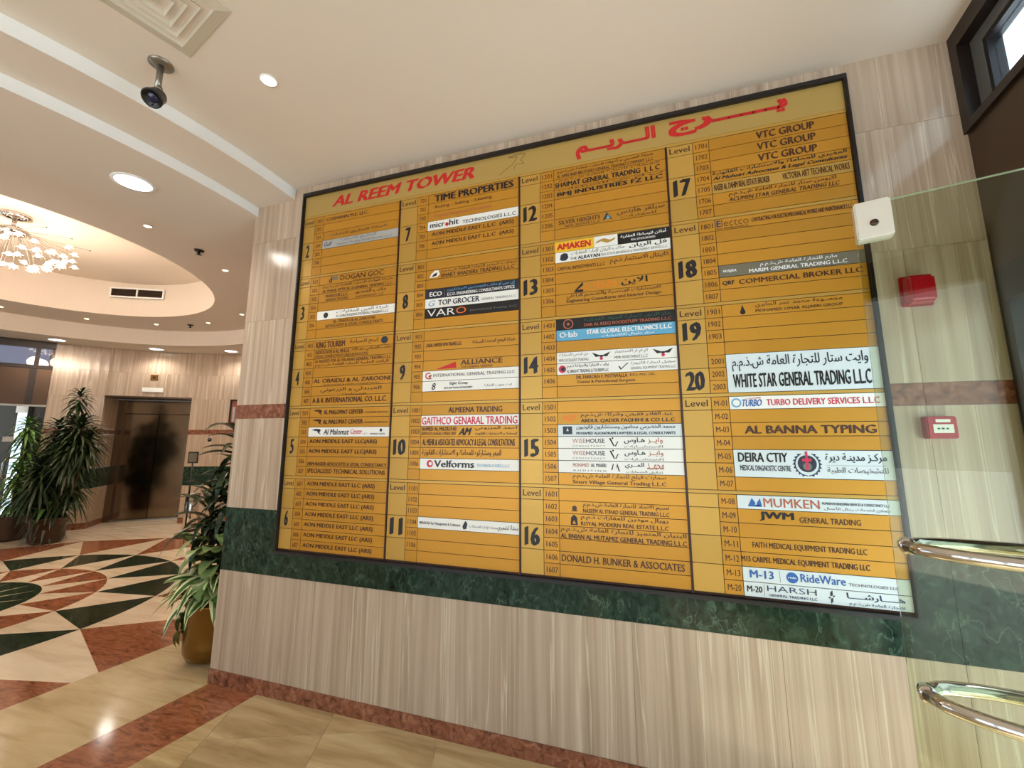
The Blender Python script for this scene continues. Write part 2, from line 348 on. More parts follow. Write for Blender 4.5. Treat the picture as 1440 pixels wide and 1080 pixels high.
# ================================================================== BOARD WALL
XL, XR = -2.715, 1.344
wf = struct(mesh('wall_front', boxv(XL+0.01, XR+0.10, YB+0.02, YB+0.30, 0, ZR+0.1), BOXF, 'joint'))
PW = 0.604; xs = [XL]+[x for x in [-0.15+PW*k for k in range(-6, 6)] if XL+0.15 < x < XR-0.1]+[XR]
rows = [(0.080, 0.665, 'travertine'), (0.665, 1.055, 'green_marble'), (1.055, 1.637, 'travertine'), (1.637, 1.730, 'red_marble'),
        (1.730, 2.316, 'travertine'), (2.316, 2.902, 'travertine'), (2.902, ZH+0.02, 'travertine')]
for z0, z1, m in rows:
    for a, b in zip(xs, xs[1:]):
        if m != 'travertine' and m != 'green_marble' : pass
        box('stone_panel', a+(0 if a == XL else 0.0006), b-0.0006, YB, YB+0.02, z0+0.0006, z1-0.0006, m, wf)
    box('edge_panel', XL-0.018, XL+0.0, YB+0.0005, YB+0.30, z0+0.0006, z1-0.0006, m, wf)
bb = struct(box('baseboard_front', XL-0.019, XR, YB-0.008, YB+0.02, 0.0, 0.080, 'red_marble'))
box('baseboard_return', XL-0.026, XL-0.019, YB-0.008, YB+0.30, 0, 0.08, 'red_marble', bb) if False else None

# ================================================================== LOBBY WALL (curved) with lift recess
def lc(r, a): a = math.radians(a); return (LC[0]+r*math.cos(a), LC[1]+r*math.sin(a))
def arcbox(name, r0, r1, a0, a1, z0, z1, m, parent, n=3):
    pts = [lc(r0, a0+(a1-a0)*k/n) for k in range(n+1)][::-1]+[lc(r1, a0+(a1-a0)*k/n) for k in range(n+1)]
    # a1 > a0 : outer going anticlockwise, inner going back
    pts = [lc(r1, a0+(a1-a0)*k/n) for k in range(n+1)]+[lc(r0, a1+(a0-a1)*k/n) for k in range(n+1)]
    return prism(name, pts, z0, z1, m, parent)
wb = struct(arcbox('wall_back', LR+0.02, LR+0.12, 141.0, 152.6, 0, 3.12, 'joint', None, 6))
arcbox('wall_core', LR+0.02, LR+0.12, 88, 120.2, 0, 3.12, 'joint', wb, 12)
arcbox('wall_core', LR+0.02, LR+0.12, 120.2, 141.0, 2.26, 3.12, 'joint', wb, 6)
DB = -0.0
for z0, z1, m in ((0.10, 0.665, 'travertine'), (0.665, 1.0, 'green_marble'), (1.0, 1.585, 'travertine'), (1.585, 1.672, 'red_marble'), (1.672, 2.24, 'travertine')):
    for a0, a1 in ((140.8, 146.7), (146.7, 152.6), (88, 96), (96, 104.2), (104.2, 112.3), (112.3, 120.4)):
        arcbox('stone_panel', LR, LR+0.02, a0+0.01, a1-0.01, z0+0.0006, z1-0.0006, m, wb)
for z0, z1 in ((2.24, 2.70), (2.70, 3.12)):
    for a0, a1 in ((146.7, 152.6), (140.8, 146.7), (134.0, 140.8), (127.2, 134.0), (120.4, 127.2), (112.3, 120.4), (104.2, 112.3), (96, 104.2), (88, 96)):
        arcbox('stone_panel', LR, LR+0.02, a0+0.01, a1-0.01, z0+0.0006, z1-0.0006, 'travertine', wb)
arcbox('wall_core', LR+0.02, LR+0.12, 6.5, 88, 0, 3.12, 'joint', wb, 16)
for k in range(9):
    a0, a1 = 6.5+k*9.055, 6.5+(k+1)*9.055
    for z0, z1, m in ((0.10, 0.665, 'travertine'), (0.665, 1.0, 'green_marble'), (1.0, 1.585, 'travertine'), (1.585, 1.672, 'red_marble'), (1.672, 2.24, 'travertine'), (2.24, 2.70, 'travertine'), (2.70, 3.12, 'travertine')):
        arcbox('stone_panel', LR, LR+0.02, a0+0.01, a1-0.01, z0+0.0006, z1-0.0006, m, wb)
mesh('pier_core', boxv(XL+0.03, XL+0.13, YB+0.305, YB+0.95, 0, 3.12), BOXF, 'travertine', wb)
bb2 = struct(arcbox('baseboard_back', LR-0.01, LR+0.02, 140.8, 152.6, 0, 0.10, 'red_marble', None, 6))
arcbox('baseboard_piece', LR-0.01, LR+0.02, 88, 120.4, 0, 0.10, 'red_marble', bb2, 12)
# lift recess frame: local x along the chord (left to right), local y into the wall
Lp, Rp = Vector(lc(LR, 140.8)).to_3d(), Vector(lc(LR, 120.4)).to_3d()
ch = (Rp-Lp); CHW = ch.length; rz = math.atan2(ch.y, ch.x)
rec = empty('lift_recess', Lp, wb, rz)
DD = 0.62
for x0, x1 in ((-0.02, 0.0), (CHW, CHW+0.02)):
    for z0, z1, m in ((0.10, 0.665, 'travertine'), (0.665, 1.0, 'green_marble'), (1.0, 1.585, 'travertine'), (1.585, 1.672, 'red_marble'), (1.672, 2.24, 'travertine'), (0, 0.1, 'red_marble')):
        box('reveal_panel', x0, x1, 0.0, DD, z0+0.0006, z1-0.0006, m, rec)
box('lintel_underside', -0.02, CHW+0.02, 0.0, DD+0.1, 2.24, 2.27, 'bronze', rec)  # travertine underside, its shade put in with the dark bronze colour
box('recess_floor', -0.02, CHW+0.02, -0.14, DD+0.2, -0.003, 0.001, 'cream_stone', rec)
lift = empty('elevator', Lp, None, rz)
tag(lift, 'lift with two polished steel doors in the recess of the curved travertine wall', 'elevator')
def lbox(name, *a, bevel=0): return box(name, *a, lift, bevel)
lbox('jamb', 0.002, 0.10, DD-0.06, DD+0.05, 0.002, 2.235, 'brushed')
lbox('jamb', CHW-0.06, CHW-0.002, DD-0.06, DD+0.05, 0.002, 2.235, 'brushed')
lbox('header_panel', 0.10, CHW-0.06, DD-0.02, DD+0.05, 1.985, 2.235, 'brushed')
mid = 0.10+(CHW-0.16)*0.47
lbox('door_panel', 0.102, mid-0.006, DD, DD+0.04, 0.03, 1.972, 'brushed')
lbox('door_panel', mid+0.006, CHW-0.062, DD, DD+0.04, 0.03, 1.972, 'brushed')
lbox('sill', 0.10, CHW-0.06, DD-0.06, DD+0.05, 0.002, 0.028, 'chrome_dim')
lbox('back_panel', 0.002, CHW-0.002, DD+0.051, DD+0.08, 0.002, 2.235, 'dark')
# above the lift: floor number plate and white panel, on the wall curve
def onwall(name, a, z0, z1, wd, m, parent=None, dep=0.012, off=0):
    c = lc(LR-0.001-off, a); o = empty(name, (c[0], c[1], (z0+z1)/2), parent, math.radians(a-90)) if parent is None else parent
    return o
def wallthing(name, a, zc):
    c = lc(LR-0.001, a); return empty(name, (c[0], c[1], zc), None, math.radians(a-90))
t = tag(wallthing('lift_sign', 130.4, 2.63), 'small square brass sign with dark arrows above the lift', 'sign')
box('plate', -0.055, 0.055, -0.012, -0.001, -0.05, 0.05, 'brass_pot', t)
for k in range(4):
    a = k*PI/2; c, s = math.cos(a), math.sin(a)
    tri = [(0.038, 0), (0.012, 0.016), (0.012, -0.016)]; v = [(c*x-s*z, -0.0135, s*x+c*z) for x, z in tri]
    mesh('arrow_mark', v, [(0, 1, 2)], 'p_black', t)
box('mark_centre', -0.012, 0.012, -0.0135, -0.012, -0.012, 0.012, 'p_black', t)
t = tag(wallthing('notice_panel', 130.3, 2.40), 'plain white horizontal panel just above the lift opening', 'panel')
box('backplate', -0.165, 0.165, -0.010, -0.001, -0.045, 0.045, 'chrome_dim', t); box('face', -0.16, 0.16, -0.018, -0.010, -0.040, 0.040, 'p_white', t)
t = tag(wallthing('call_button', 114.3, 1.49), 'dark round lift call button plate right of the lift', 'button')
o = lathe('plate', [(0.0, 0), (0.035, 0), (0.035, 0.012), (0.0, 0.012)], 'frame_black', t); o.rotation_euler = (PI/2, 0, 0)
o = lathe('button', [(0.0, 0.012), (0.014, 0.012), (0.012, 0.02), (0.0, 0.02)], 'chrome_dim', t); o.rotation_euler = (PI/2, 0, 0)
t = tag(wallthing('hose_cabinet', 107.9, 2.0), 'narrow red framed cabinet high on the wall beside the corner pier', 'cabinet')
for q in ((-0.075, 0.11, 0.215, 0.24), (-0.075, 0.11, -0.24, -0.215), (-0.075, -0.05, -0.215, 0.215), (0.085, 0.11, -0.215, 0.215)): box('frame', q[0], q[1], -0.05, -0.002, q[2], q[3], 'bronze_dark', t)
box('door', -0.05, 0.085, -0.035, -0.002, -0.215, 0.215, 'cabinet_brown', t); box('glass_strip', -0.02, 0.03, -0.04, -0.035, -0.18, 0.1, 'p_silver', t)
# litter bin beside the lift
t = tag(empty('litter_bin', (-7.42, 5.33, 0)), 'polished steel cylindrical litter bin standing right of the lift', 'bin')
lathe('body', [(0.09, 0.03), (0.10, 0.035), (0.10, 0.56), (0.09, 0.57)], 'steel', t, n=28)
lathe('base_ring', [(0.0, 0.0), (0.098, 0.0), (0.098, 0.03), (0.0, 0.03)], 'black_plastic', t)
lathe('rim', [(0.09, 0.57), (0.106, 0.57), (0.106, 0.60), (0.075, 0.60), (0.07, 0.56), (0.0, 0.55)], 'chrome_dim', t)
# small holder on a stand, right of the lift
t = tag(empty('brochure_stand', (-7.05, 5.0, 0), None, math.radians(30)), 'thin dark stand with a small framed card holder behind the tall potted plant', 'stand')
lathe('foot', [(0, 0), (0.13, 0), (0.13, 0.012), (0, 0.016)], 'frame_black', t); tube('pole', [(0, 0, 0.012), (0, 0, 1.12)], 0.012, 'frame_black', t)
box('card_frame', -0.07, 0.07, -0.010, 0.010, 1.12, 1.30, 'frame_black', t); box('card', -0.055, 0.055, -0.013, -0.010, 1.14, 1.28, 'p_grey', t)

# ================================================================== LEFT ENTRANCE (glazed)
K = Vector((-9.66, 4.27, 0)); ke = Vector((-0.47, -0.883, 0)).normalized()
kz = math.atan2(-ke.y, -ke.x)                         # local +x runs back towards the lobby wall; s = -x
def kbox(name, s0, s1, z0, z1, m, parent, d0=-0.04, d1=0.04): return box(name, -s1, -s0, d0, d1, z0, z1, m, parent)
w2 = struct(empty('window_2', K, None, kz))
# unseen left side of the lobby, added as glazing to keep daylight in
w3 = struct(empty('window_3', (-11.17, 1.44, 0)))
for y0, y1 in ((-4.04, -2.72), (-2.68, -1.36), (-1.32, 0.0)):
    box('pane', -0.004, 0.004, y0+0.02, y1-0.02, 0.1, 3.0, 'glass_win', w3); box('mullion', -0.04, 0.04, y0-0.04, y0+0.02, 0, 3.14, 'bronze_dark', w3)
box('frame', -0.04, 0.04, -4.04, 0.02, 3.0, 3.14, 'bronze_dark', w3); box('frame', -0.04, 0.04, -4.04, 0.02, 0, 0.1, 'bronze_dark', w3)
kbox('frame', -0.05, 3.2, 3.0, 3.14, 'bronze_dark', w2); kbox('frame', -0.05, 3.2, 2.655, 2.71, 'bronze_dark', w2, -0.05, 0.05)
for s in (0.117, 1.35, 2.55): kbox('mullion', s, s+0.05, 2.71, 3.0, 'bronze_dark', w2)
for a, b in ((-0.05, 0.117), (0.167, 1.35), (1.40, 2.55), (2.60, 3.2)): kbox('pane', a, b, 2.71, 3.0, 'glass_dimmed', w2, -0.004, 0.004)
d3 = struct(empty('door_3', K, None, kz))
kbox('over_panel', 0.20, 1.40, 2.06, 2.655, 'bronze', d3, -0.03, 0.03); kbox('over_panel', -0.05, 0.12, 2.06, 2.655, 'bronze', d3, -0.03, 0.03)
kbox('over_panel', 1.402, 3.2, 2.06, 2.655, 'bronze', d3, -0.03, 0.03); kbox('post', 0.12, 0.20, 2.06, 2.655, 'bronze_dark', d3, -0.04, 0.04)
kbox('rail', -0.05, 3.2, 2.03, 2.06, 'chrome_dim', d3, -0.02, 0.02)
kbox('side_panel', -0.05, 0.145, 0.0, 2.03, 'glass_dark', d3, -0.006, 0.006)
kbox('door_leaf', 0.245, 1.20, 0.01, 2.03, 'glass_dark', d3, -0.006, 0.006); kbox('door_leaf', 1.205, 2.2, 0.01, 2.03, 'glass_dark', d3, -0.006, 0.006)
kbox('side_panel', 2.205, 3.2, 0.0, 2.03, 'glass_dark', d3, -0.006, 0.006)
kbox('door_leaf', 0.150, 0.24, 0.01, 1.92, 'glass_win', d3, -0.004, 0.004)
kbox('patch_fitting', 0.14, 0.27, 1.92, 2.03, 'steel', d3, -0.02, 0.02)
kbox('push_sticker', 0.24, 0.36, 1.46, 1.54, 'p_silver', d3, -0.012, -0.007)
hp = [(-0.16, -0.012, 1.20), (-0.20, -0.06, 1.205), (-0.27, -0.10, 1.20), (-0.30, -0.11, 1.14), (-0.30, -0.11, 0.95), (-0.27, -0.10, 0.88), (-0.20, -0.06, 0.875), (-0.16, -0.012, 0.88)]
tube('handle', hp, 0.012, 'steel', d3)
# daylight glass door leaf edge standing open just inside, catching the light
# ================================================================== RIGHT WALL
Cn = Vector((XR, YB, 0)); re = Vector((-0.085, -0.996, 0)).normalized(); rzr = math.atan2(-re.y, -re.x)
# local +x runs towards the board wall (s = -x); local -y faces the room?  room side = +y after rotation
wr = struct(empty('wall_right', Cn, None, rzr))
def rbox(name, s0, s1, z0, z1, m, parent, d0, d1): return box(name, -s1, -s0, d0, d1, z0, z1, m, parent)
# local y: positive points to the room (towards -X)
rbox('bronze_panel', 0.0, 1.1, 2.175, 2.80, 'bronze', wr, -0.10, 0.0); rbox('bronze_panel', 1.102, 2.2, 2.175, 2.80, 'bronze', wr, -0.10, 0.0)
rbox('jamb', 0.0, 0.022, 0, 2.175, 'bronze', wr, -0.12, 0.0)
rbox('wall_core', 2.2, 6.0, 0, 3.3, 'white_paint', wr, -0.15, 0.0)
wc = struct(mesh('wall_street', boxv(-13.4, -4.2, YFR-0.15, YFR, 0, ZH+0.1), BOXF, 'white_paint'))  # unseen wall, added so less daylight reaches the left of the board
mesh('header', boxv(-4.2, 1.0, YFR-0.15, YFR, 2.9, ZH+0.1), BOXF, 'bronze', wc)
for x in (-4.2, -2.5, -0.8, 0.9): mesh('mullion', boxv(x-0.04, x+0.04, YFR-0.15, YFR-0.001, 0, 2.9), BOXF, 'bronze_dark', wc)
w1 = struct(empty('window_1', Cn, None, rzr))
rbox('frame', 0.0, 2.2, 3.19, 3.285, 'bronze_dark', w1, -0.10, 0.015); rbox('frame', 0.0, 2.2, 2.80, 2.84, 'bronze_dark', w1, -0.10, 0.015)
rbox('frame', 0.0, 0.055, 2.84, 3.19, 'bronze_dark', w1, -0.10, 0.015); rbox('frame', 2.145, 2.2, 2.84, 3.19, 'bronze_dark', w1, -0.10, 0.015)
rbox('inner_frame', 0.055, 2.145, 3.14, 3.19, 'grey_frame', w1, -0.09, -0.03); rbox('inner_frame', 0.055, 0.12, 2.84, 3.14, 'grey_frame', w1, -0.09, -0.03)
rbox('gasket', 0.12, 0.14, 2.84, 3.14, 'frame_black', w1, -0.085, -0.035); rbox('gasket', 0.14, 2.145, 3.12, 3.14, 'frame_black', w1, -0.085, -0.035)
rbox('mullion', 1.06, 1.12, 2.84, 3.14, 'bronze_dark', w1, -0.09, 0.0)
rbox('pane', 0.14, 1.06, 2.84, 3.12, 'glass_win', w1, -0.064, -0.056); rbox('pane', 1.12, 2.145, 2.84, 3.12, 'glass_win', w1, -0.064, -0.056)
d2 = struct(empty('door_2', Cn, None, rzr))
rbox('frame', 0.022, 0.075, 0.0, 2.175, 'frame_black', d2, -0.10, 0.01); rbox('frame', 0.075, 2.2, 2.07, 2.175, 'frame_black', d2, -0.10, 0.01)
rbox('frame', 2.14, 2.2, 0.0, 2.07, 'frame_black', d2, -0.10, 0.01); rbox('frame', 1.10, 1.16, 0.0, 2.07, 'frame_black', d2, -0.09, 0.0)
rbox('pane', 0.075, 1.10, 0.0, 2.07, 'glass_win', d2, -0.05, -0.042); rbox('pane', 1.16, 2.14, 0.0, 2.07, 'glass_win', d2, -0.05, -0.042)
rbox('closer', 0.14, 0.42, 2.02, 2.07, 'black_plastic', d2, -0.01, 0.05)

# ================================================================== GLASS LEAF with patch fitting and bow handles
G0 = Vector((0.568, 1.373, 0)); ge = Vector((0.966, -0.257, 0)).normalized()
d1 = struct(empty('door_1', G0, None, math.atan2(ge.y, ge.x)))
mesh('glass_pane', [(x, y, z) for x, z in ((-0.004, 2.15), (-0.030, 0.01), (0.70, 0.01), (0.70, 2.15)) for y in (-0.006, 0.006)],
     [(0, 2, 4, 6), (1, 7, 5, 3)], 'glass', d1)
mesh('glass_edge', [(x, y, z) for x, z in ((-0.004, 2.15), (-0.030, 0.01), (0.70, 0.01), (0.70, 2.15)) for y in (-0.006, 0.006)],
     [(0, 1, 3, 2), (6, 7, 1, 0), (4, 5, 7, 6)], 'glass_edge', d1)
pf = box('patch_fitting', -0.006, 0.074, -0.022, 0.022, 2.044, 2.152, 'patch', d1, 0.004)
o = lathe('hole_disc', [(0.0, 0.0), (0.010, 0.0), (0.009, 0.003), (0.0, 0.003)], 'bronze', d1, (0.034, -0.0222, 2.085)); o.rotation_euler = (PI/2, 0, 0)  # dark disc drawn in place of the shaded hole in the fitting
for zc in (1.238, 0.905):
    for side in (-1, 1):
        pts = []
        for k in range(17):
            q = k/16; x = 0.012+0.42*q; y = side*(0.006+0.085*math.sin(PI*min(1, max(0, q)))**0.55 if 0 < q < 1 else side*0+0.006)
            y = side*(0.008+0.085*(math.sin(PI*q))**0.55)
            pts.append((x, y, zc))
        tube('handle', pts, 0.015, 'steel', d1, n=14)
    o = lathe('handle_boss', [(0.0, -0.014), (0.019, -0.014), (0.019, 0.014), (0.0, 0.014)], 'steel', d1, (0.014, 0, zc)); o.rotation_euler = (PI/2, 0, 0)

# ================================================================== ALARM, CALL POINT
t = tag(empty('alarm_sounder', (1.077, YB, 2.12)), 'glossy red square alarm sounder high on the travertine right of the board', 'alarm')
box('base', -0.054, 0.054, -0.015, 0, -0.066, 0.066, 'alarm_red', t, 0.004)
bm = bmesh.new(); bmesh.ops.create_cube(bm, size=1)
for v in bm.verts:
    f = 1.0 if v.co.y > 0 else 0.84
    v.co = Vector((v.co.x*0.104*f, -0.04+v.co.y*0.05, v.co.z*0.128*f))
bmesh.ops.bevel(bm, geom=bm.edges[:], offset=0.010, segments=3, affect='EDGES')
me = bpy.data.meshes.new('cover'); bm.to_mesh(me); bm.free(); me.materials.append(M['alarm_red']); link(bpy.data.objects.new('cover', me), t)
t = tag(empty('call_point', (1.078, YB, 1.546)), 'small red fire call point with white window below the red stone band', 'alarm')
box('body', -0.048, 0.048, -0.045, 0, -0.044, 0.044, 'call_red', t, 0.004)
box('label_strip', -0.020, 0.026, -0.0465, -0.045, 0.020, 0.032, 'p_white', t); box('window', -0.030, 0.034, -0.0465, -0.045, -0.022, 0.012, 'p_white', t)
for k in range(3): box('mark', -0.018+0.014*k, -0.010+0.014*k, -0.0475, -0.0465, -0.008, -0.002, 't_green', t)

# ================================================================== CEILING FITTINGS
def spot(parent, col, power, size=0.05, ang=110, z=-0.02):
    l = bpy.data.lights.new('lamp_light', 'SPOT'); l.energy = power; l.color = col; l.shadow_soft_size = size; l.spot_size = math.radians(ang); l.spot_blend = 0.7
    o = bpy.data.objects.new('lamp_light', l); o.location = (0, 0, z); link(o, parent); return o
def downlight(x, y, z, r, label, m, col, power, group, cat='light'):
    t = tag(empty('downlight', (x, y, z)), label, cat, group)
    lathe('trim_ring', [(r, -0.006), (r*1.18, -0.005), (r*1.20, 0.0), (r, 0.0)], 'white_paint', t, n=28)
    lathe('lamp', [(0.0, -0.002), (r, -0.002), (r, 0.001), (0, 0.001)], m, t, n=24)
    spot(t, col, power, r*0.8, 150 if r > 0.07 else 100)
    return t
WARM = (1.0, 0.76, 0.46); NEUT = (1.0, 0.93, 0.84)
downlight(-3.095, 1.617, ZL, 0.095, 'large white round downlight in the low soffit nearest the board wall', 'lamp_white', NEUT, LIGHT['round'], 'large downlights in the lower soffit')
for (x, y), lb in zip(((-9.33, 4.168), (-8.573, 5.191), (-7.459, 5.761)),
                      ('large soffit downlight nearest the glazed entrance', 'large soffit downlight above the lift', 'large soffit downlight nearest the corner pier')):
    downlight(x, y, ZL, 0.10, lb, 'lamp_white', NEUT, LIGHT['wall'], 'large downlights in the lower soffit')
downlight(-1.75, 1.398, ZH, 0.035, 'small warm spotlight in the high ceiling before the board', 'lamp_warm', WARM, LIGHT['entry'], 'small warm spotlights')
for (x, y), lb in zip(((-8.841, 3.293), (-8.446, 4.078), (-7.773, 4.657), (-6.87, 4.864), (-5.909, 4.672), (-4.517, 3.32), (-4.22, 2.356)),
    ('small warm spotlight at the far left of the dome ring', 'small warm spotlight in the dome ring left of the dome vent', 'small warm spotlight in the dome ring under the dome vent',
     'small warm spotlight in the dome ring right of the dome vent', 'small warm spotlight in the dome ring beside the corner pier', 'small warm spotlight of the dome ring below the black sprinkler',
     'small warm spotlight of the dome ring nearest the large round downlight')):
    downlight(x, y, ZR, 0.028, lb, 'lamp_warm', WARM, LIGHT['down'], 'small warm spotlights')
def sprinkler(x, y, z, label):
    t = tag(empty('sprinkler', (x, y, z)), label, 'sprinkler', 'ceiling sprinklers')
    lathe('rose', [(0.0, 0), (0.045, 0), (0.04, -0.012), (0.0, -0.014)], 'frame_black', t); lathe('nozzle', [(0.012, -0.014), (0.012, -0.04), (0.03, -0.045), (0.0, -0.048)], 'frame_black', t)
sprinkler(-4.283, 2.857, ZR, 'black ceiling sprinkler close to the corner pier'); sprinkler(-7.281, 4.867, ZR, 'black ceiling sprinkler over the lift beyond the dome')
# air diffuser
AB = Vector((0.968, -0.25, 0)).normalized(); t = tag(empty('air_diffuser', (-1.988, 1.18, ZH), None, math.atan2(AB.y, AB.x)), 'square cream ceiling air diffuser with nested louvres', 'vent')
VS = 0.40
def sqring(name, a, b, z0, z1, m, parent, dz=0):   # square ring from inset a to inset b, sloping
    v = []
    for ins, z in ((a, z0), (b, z1)):
        v += [(ins, -ins, z), (VS-ins, -ins, z), (VS-ins, -VS+ins, z), (ins, -VS+ins, z)]
    return mesh(name, v, [(i, (i+1) % 4, 4+(i+1) % 4, 4+i) for i in range(4)], m, parent)
sqring('outer_frame', 0.0, 0.045, -0.003, -0.012, 'grille', t); sqring('outer_edge', 0.0, 0.0, 0.0, -0.003, 'grille', t)
for k in range(4):
    a = 0.045+k*0.034; sqring('louvre', a, a+0.022, -0.012, 0.022, 'grille', t); sqring('louvre_back', a+0.022, a+0.034, 0.022, 0.018, 'dark', t)
box('centre_plate', 0.181, VS-0.181, -VS+0.181, -0.181, -0.008, 0.0, 'grille', t)
# hanging camera
t = tag(empty('ceiling_camera', (-2.157, 1.164, ZH)), 'black spotlight camera hanging from a grey ceiling stem', 'camera')
lathe('flange', [(0, 0), (0.050, 0), (0.050, -0.006), (0.014, -0.012), (0, -0.012)], 'chrome_dim', t, n=28)
tube('stem', [(0, 0, -0.01), (0, 0, -0.135)], 0.013, 'chrome_dim', t); tube('pivot', [(-0.018, 0, -0.135), (0.018, 0, -0.135)], 0.012, 'chrome_dim', t)
aim = Vector((0.25, -0.55, -0.75)).normalized(); q = aim.to_track_quat('Z', 'Y')
o = lathe('camera_body', [(0, -0.03), (0.028, -0.03), (0.036, -0.015), (0.040, 0.03), (0.043, 0.034), (0.043, 0.042), (0.036, 0.042), (0.032, 0.036), (0, 0.034)], 'black_plastic', t, (0, 0, -0.175), 28); o.rotation_mode = 'QUATERNION'; o.rotation_quaternion = q
o2 = lathe('lens', [(0, 0.041), (0.018, 0.040), (0.022, 0.036)], 'lens', t, (0, 0, -0.175)); o2.rotation_mode = 'QUATERNION'; o2.rotation_quaternion = q
tube('cable', [(-0.02, 0.0, -0.14), (-0.045, 0.01, -0.17), (-0.045, 0.0, -0.215), (-0.01, -0.01, -0.225), (0.01, 0, -0.20)], 0.0025, 'black_plastic', t, n=6)
# dome side grille
gp = [ell_pt(OPEN, math.radians(a)) for a in (79.6, 103.2)]
ga, gb = Vector((gp[1][0], gp[1][1], 0)), Vector((gp[0][0], gp[0][1], 0)); gw = (gb-ga).length; gz = math.atan2((gb-ga).y, (gb-ga).x)
t = tag(empty('dome_vent', (ga.x, ga.y, 3.66), None, gz), 'recessed twin grille in the wall of the ceiling dome', 'vent')
for x0, x1, z0, z1 in ((0, gw, 0.0, 0.022), (0, gw, 0.138, 0.16), (0, 0.02, 0.022, 0.138), (gw-0.02, gw, 0.022, 0.138), (gw/2-0.01, gw/2+0.01, 0.022, 0.138)):
    box('frame', x0, x1, 0.0, 0.03, z0, z1, 'white_paint', t)
for a, b in ((0.02, gw/2-0.01), (gw/2+0.01, gw-0.02)):
    g = box('grille', a, b, 0.02, 0.03, 0.022, 0.138, 'bronze_dark', t)
    for k in range(5): box('slat', a, b, 0.010, 0.016, 0.03+0.022*k, 0.036+0.022*k, 'bronze', t)

# ================================================================== CHANDELIER
ch_ = tag(empty('chandelier', (-6.5, 2.4, ZD)), 'burst chandelier of thin wires and glowing crystal flowers under the dome', 'chandelier')
lathe('canopy', [(0, 0), (0.13, 0), (0.13, -0.03), (0.05, -0.05), (0, -0.05)], 'steel', ch_, n=32)
tube('stem', [(0, 0, -0.05), (0, 0, -0.17)], 0.02, 'steel', ch_); lathe('hub', [(0, -0.15), (0.10, -0.16), (0.13, -0.19), (0.10, -0.22), (0, -0.23)], 'steel', ch_, n=24)
fv, ff = [], []
for k in range(6):
    a = k*PI/3; c, s = math.cos(a), math.sin(a)
    b = len(fv); L_ = 0.050
    for x, y, z in ((0.006, -0.009, 0), (L_, 0, -0.016), (0.006, 0.009, 0), (0.012, 0, 0.012)): fv.append((c*x-s*y, s*x+c*y, z))
    ff += [(b, b+1, b+2), (b, b+3, b+1), (b+2, b+1, b+3)]
flower_me = bpy.data.meshes.new('flower'); flower_me.from_pydata(fv, [], ff); flower_me.materials.append(M['petal_glass'])
bulb_me = bpy.data.meshes.new('bulb'); bm = bmesh.new(); bmesh.ops.create_icosphere(bm, subdivisions=1, radius=0.024); bm.to_mesh(bulb_me); bm.free(); bulb_me.materials.append(M['bulb'])
rng = random.Random(3)
for k in range(64):
    a = 2*PI*(k*0.618034); q = math.sqrt((k+0.5)/64); rr = 0.14+0.40*q
    z = -0.25-0.20*math.cos(q*1.3)-rng.uniform(0, 0.10)
    p = Vector((rr*math.cos(a), rr*math.sin(a), z))
    st = Vector((0.09*math.cos(a), 0.09*math.sin(a), -0.19)); mid_ = (st+p)/2+Vector((0, 0, 0.05))
    w_ = tube('wire', [st, mid_, p], 0.0018, 'chrome_dim', ch_, n=5)
    for nm, me in (('flower', flower_me), ('bulb', bulb_me)):
        o = bpy.data.objects.new(nm, me); o.location = p; o.rotation_euler = (rng.uniform(-.5, .5), rng.uniform(-.5, .5), a); link(o, w_)
for k in range(16):
    a = 2*PI*k/16+0.1; rr = 0.50+0.06*(k % 3); zz = -0.20-0.03*(k % 4)
    w_ = tube('wire', [(0.09*math.cos(a), 0.09*math.sin(a), -0.18), (rr*0.5*math.cos(a), rr*0.5*math.sin(a), zz+0.03), (rr*math.cos(a), rr*math.sin(a), zz)], 0.0018, 'bronze', ch_, n=5)
    lathe('tip_bead', [(0, -0.008), (0.008, 0), (0, 0.008)], 'bronze', w_, (rr*math.cos(a), rr*math.sin(a), zz), 8)
for k in range(5):
    l = bpy.data.lights.new('lamp_light', 'POINT'); l.energy = LIGHT['chand']/5; l.color = (1.0, 0.78, 0.60); l.shadow_soft_size = 0.12
    o = bpy.data.objects.new('lamp_light', l); a = k*2*PI/5; o.location = (0.35*math.cos(a), 0.35*math.sin(a), -0.72); link(o, ch_)

# ================================================================== DIRECTORY BOARD
FORMS = {}
def _f(chs, base, n):
    for i, c in enumerate(chs):
        b = base[i]; FORMS[c] = [chr(b+k) if k < n[i] else None for k in range(4)]
_f('\u0627\u0623\u0625\u0629\u062f\u0630\u0631\u0632\u0648\u0649\u0622', [0xFE8D, 0xFE83, 0xFE87, 0xFE93, 0xFEA9, 0xFEAB, 0xFEAD, 0xFEAF, 0xFEED, 0xFEEF, 0xFE81], [2]*11)
_f('\u0628\u062a\u062b\u062c\u062d\u062e\u0633\u0634\u0635\u0636\u0637\u0638\u0639\u063a\u0641\u0642\u0643\u0644\u0645\u0646\u0647\u064a\u0626',
   [0xFE8F, 0xFE95, 0xFE99, 0xFE9D, 0xFEA1, 0xFEA5, 0xFEB1, 0xFEB5, 0xFEB9, 0xFEBD, 0xFEC1, 0xFEC5, 0xFEC9, 0xFECD, 0xFED1, 0xFED5, 0xFED9, 0xFEDD, 0xFEE1, 0xFEE5, 0xFEE9, 0xFEF1, 0xFE89], [4]*23)
FORMS['\u0640'] = ['\u0640']*4
FORMS['L'] = ['\uFEFB', '\uFEFC', None, None]           # lam-alif
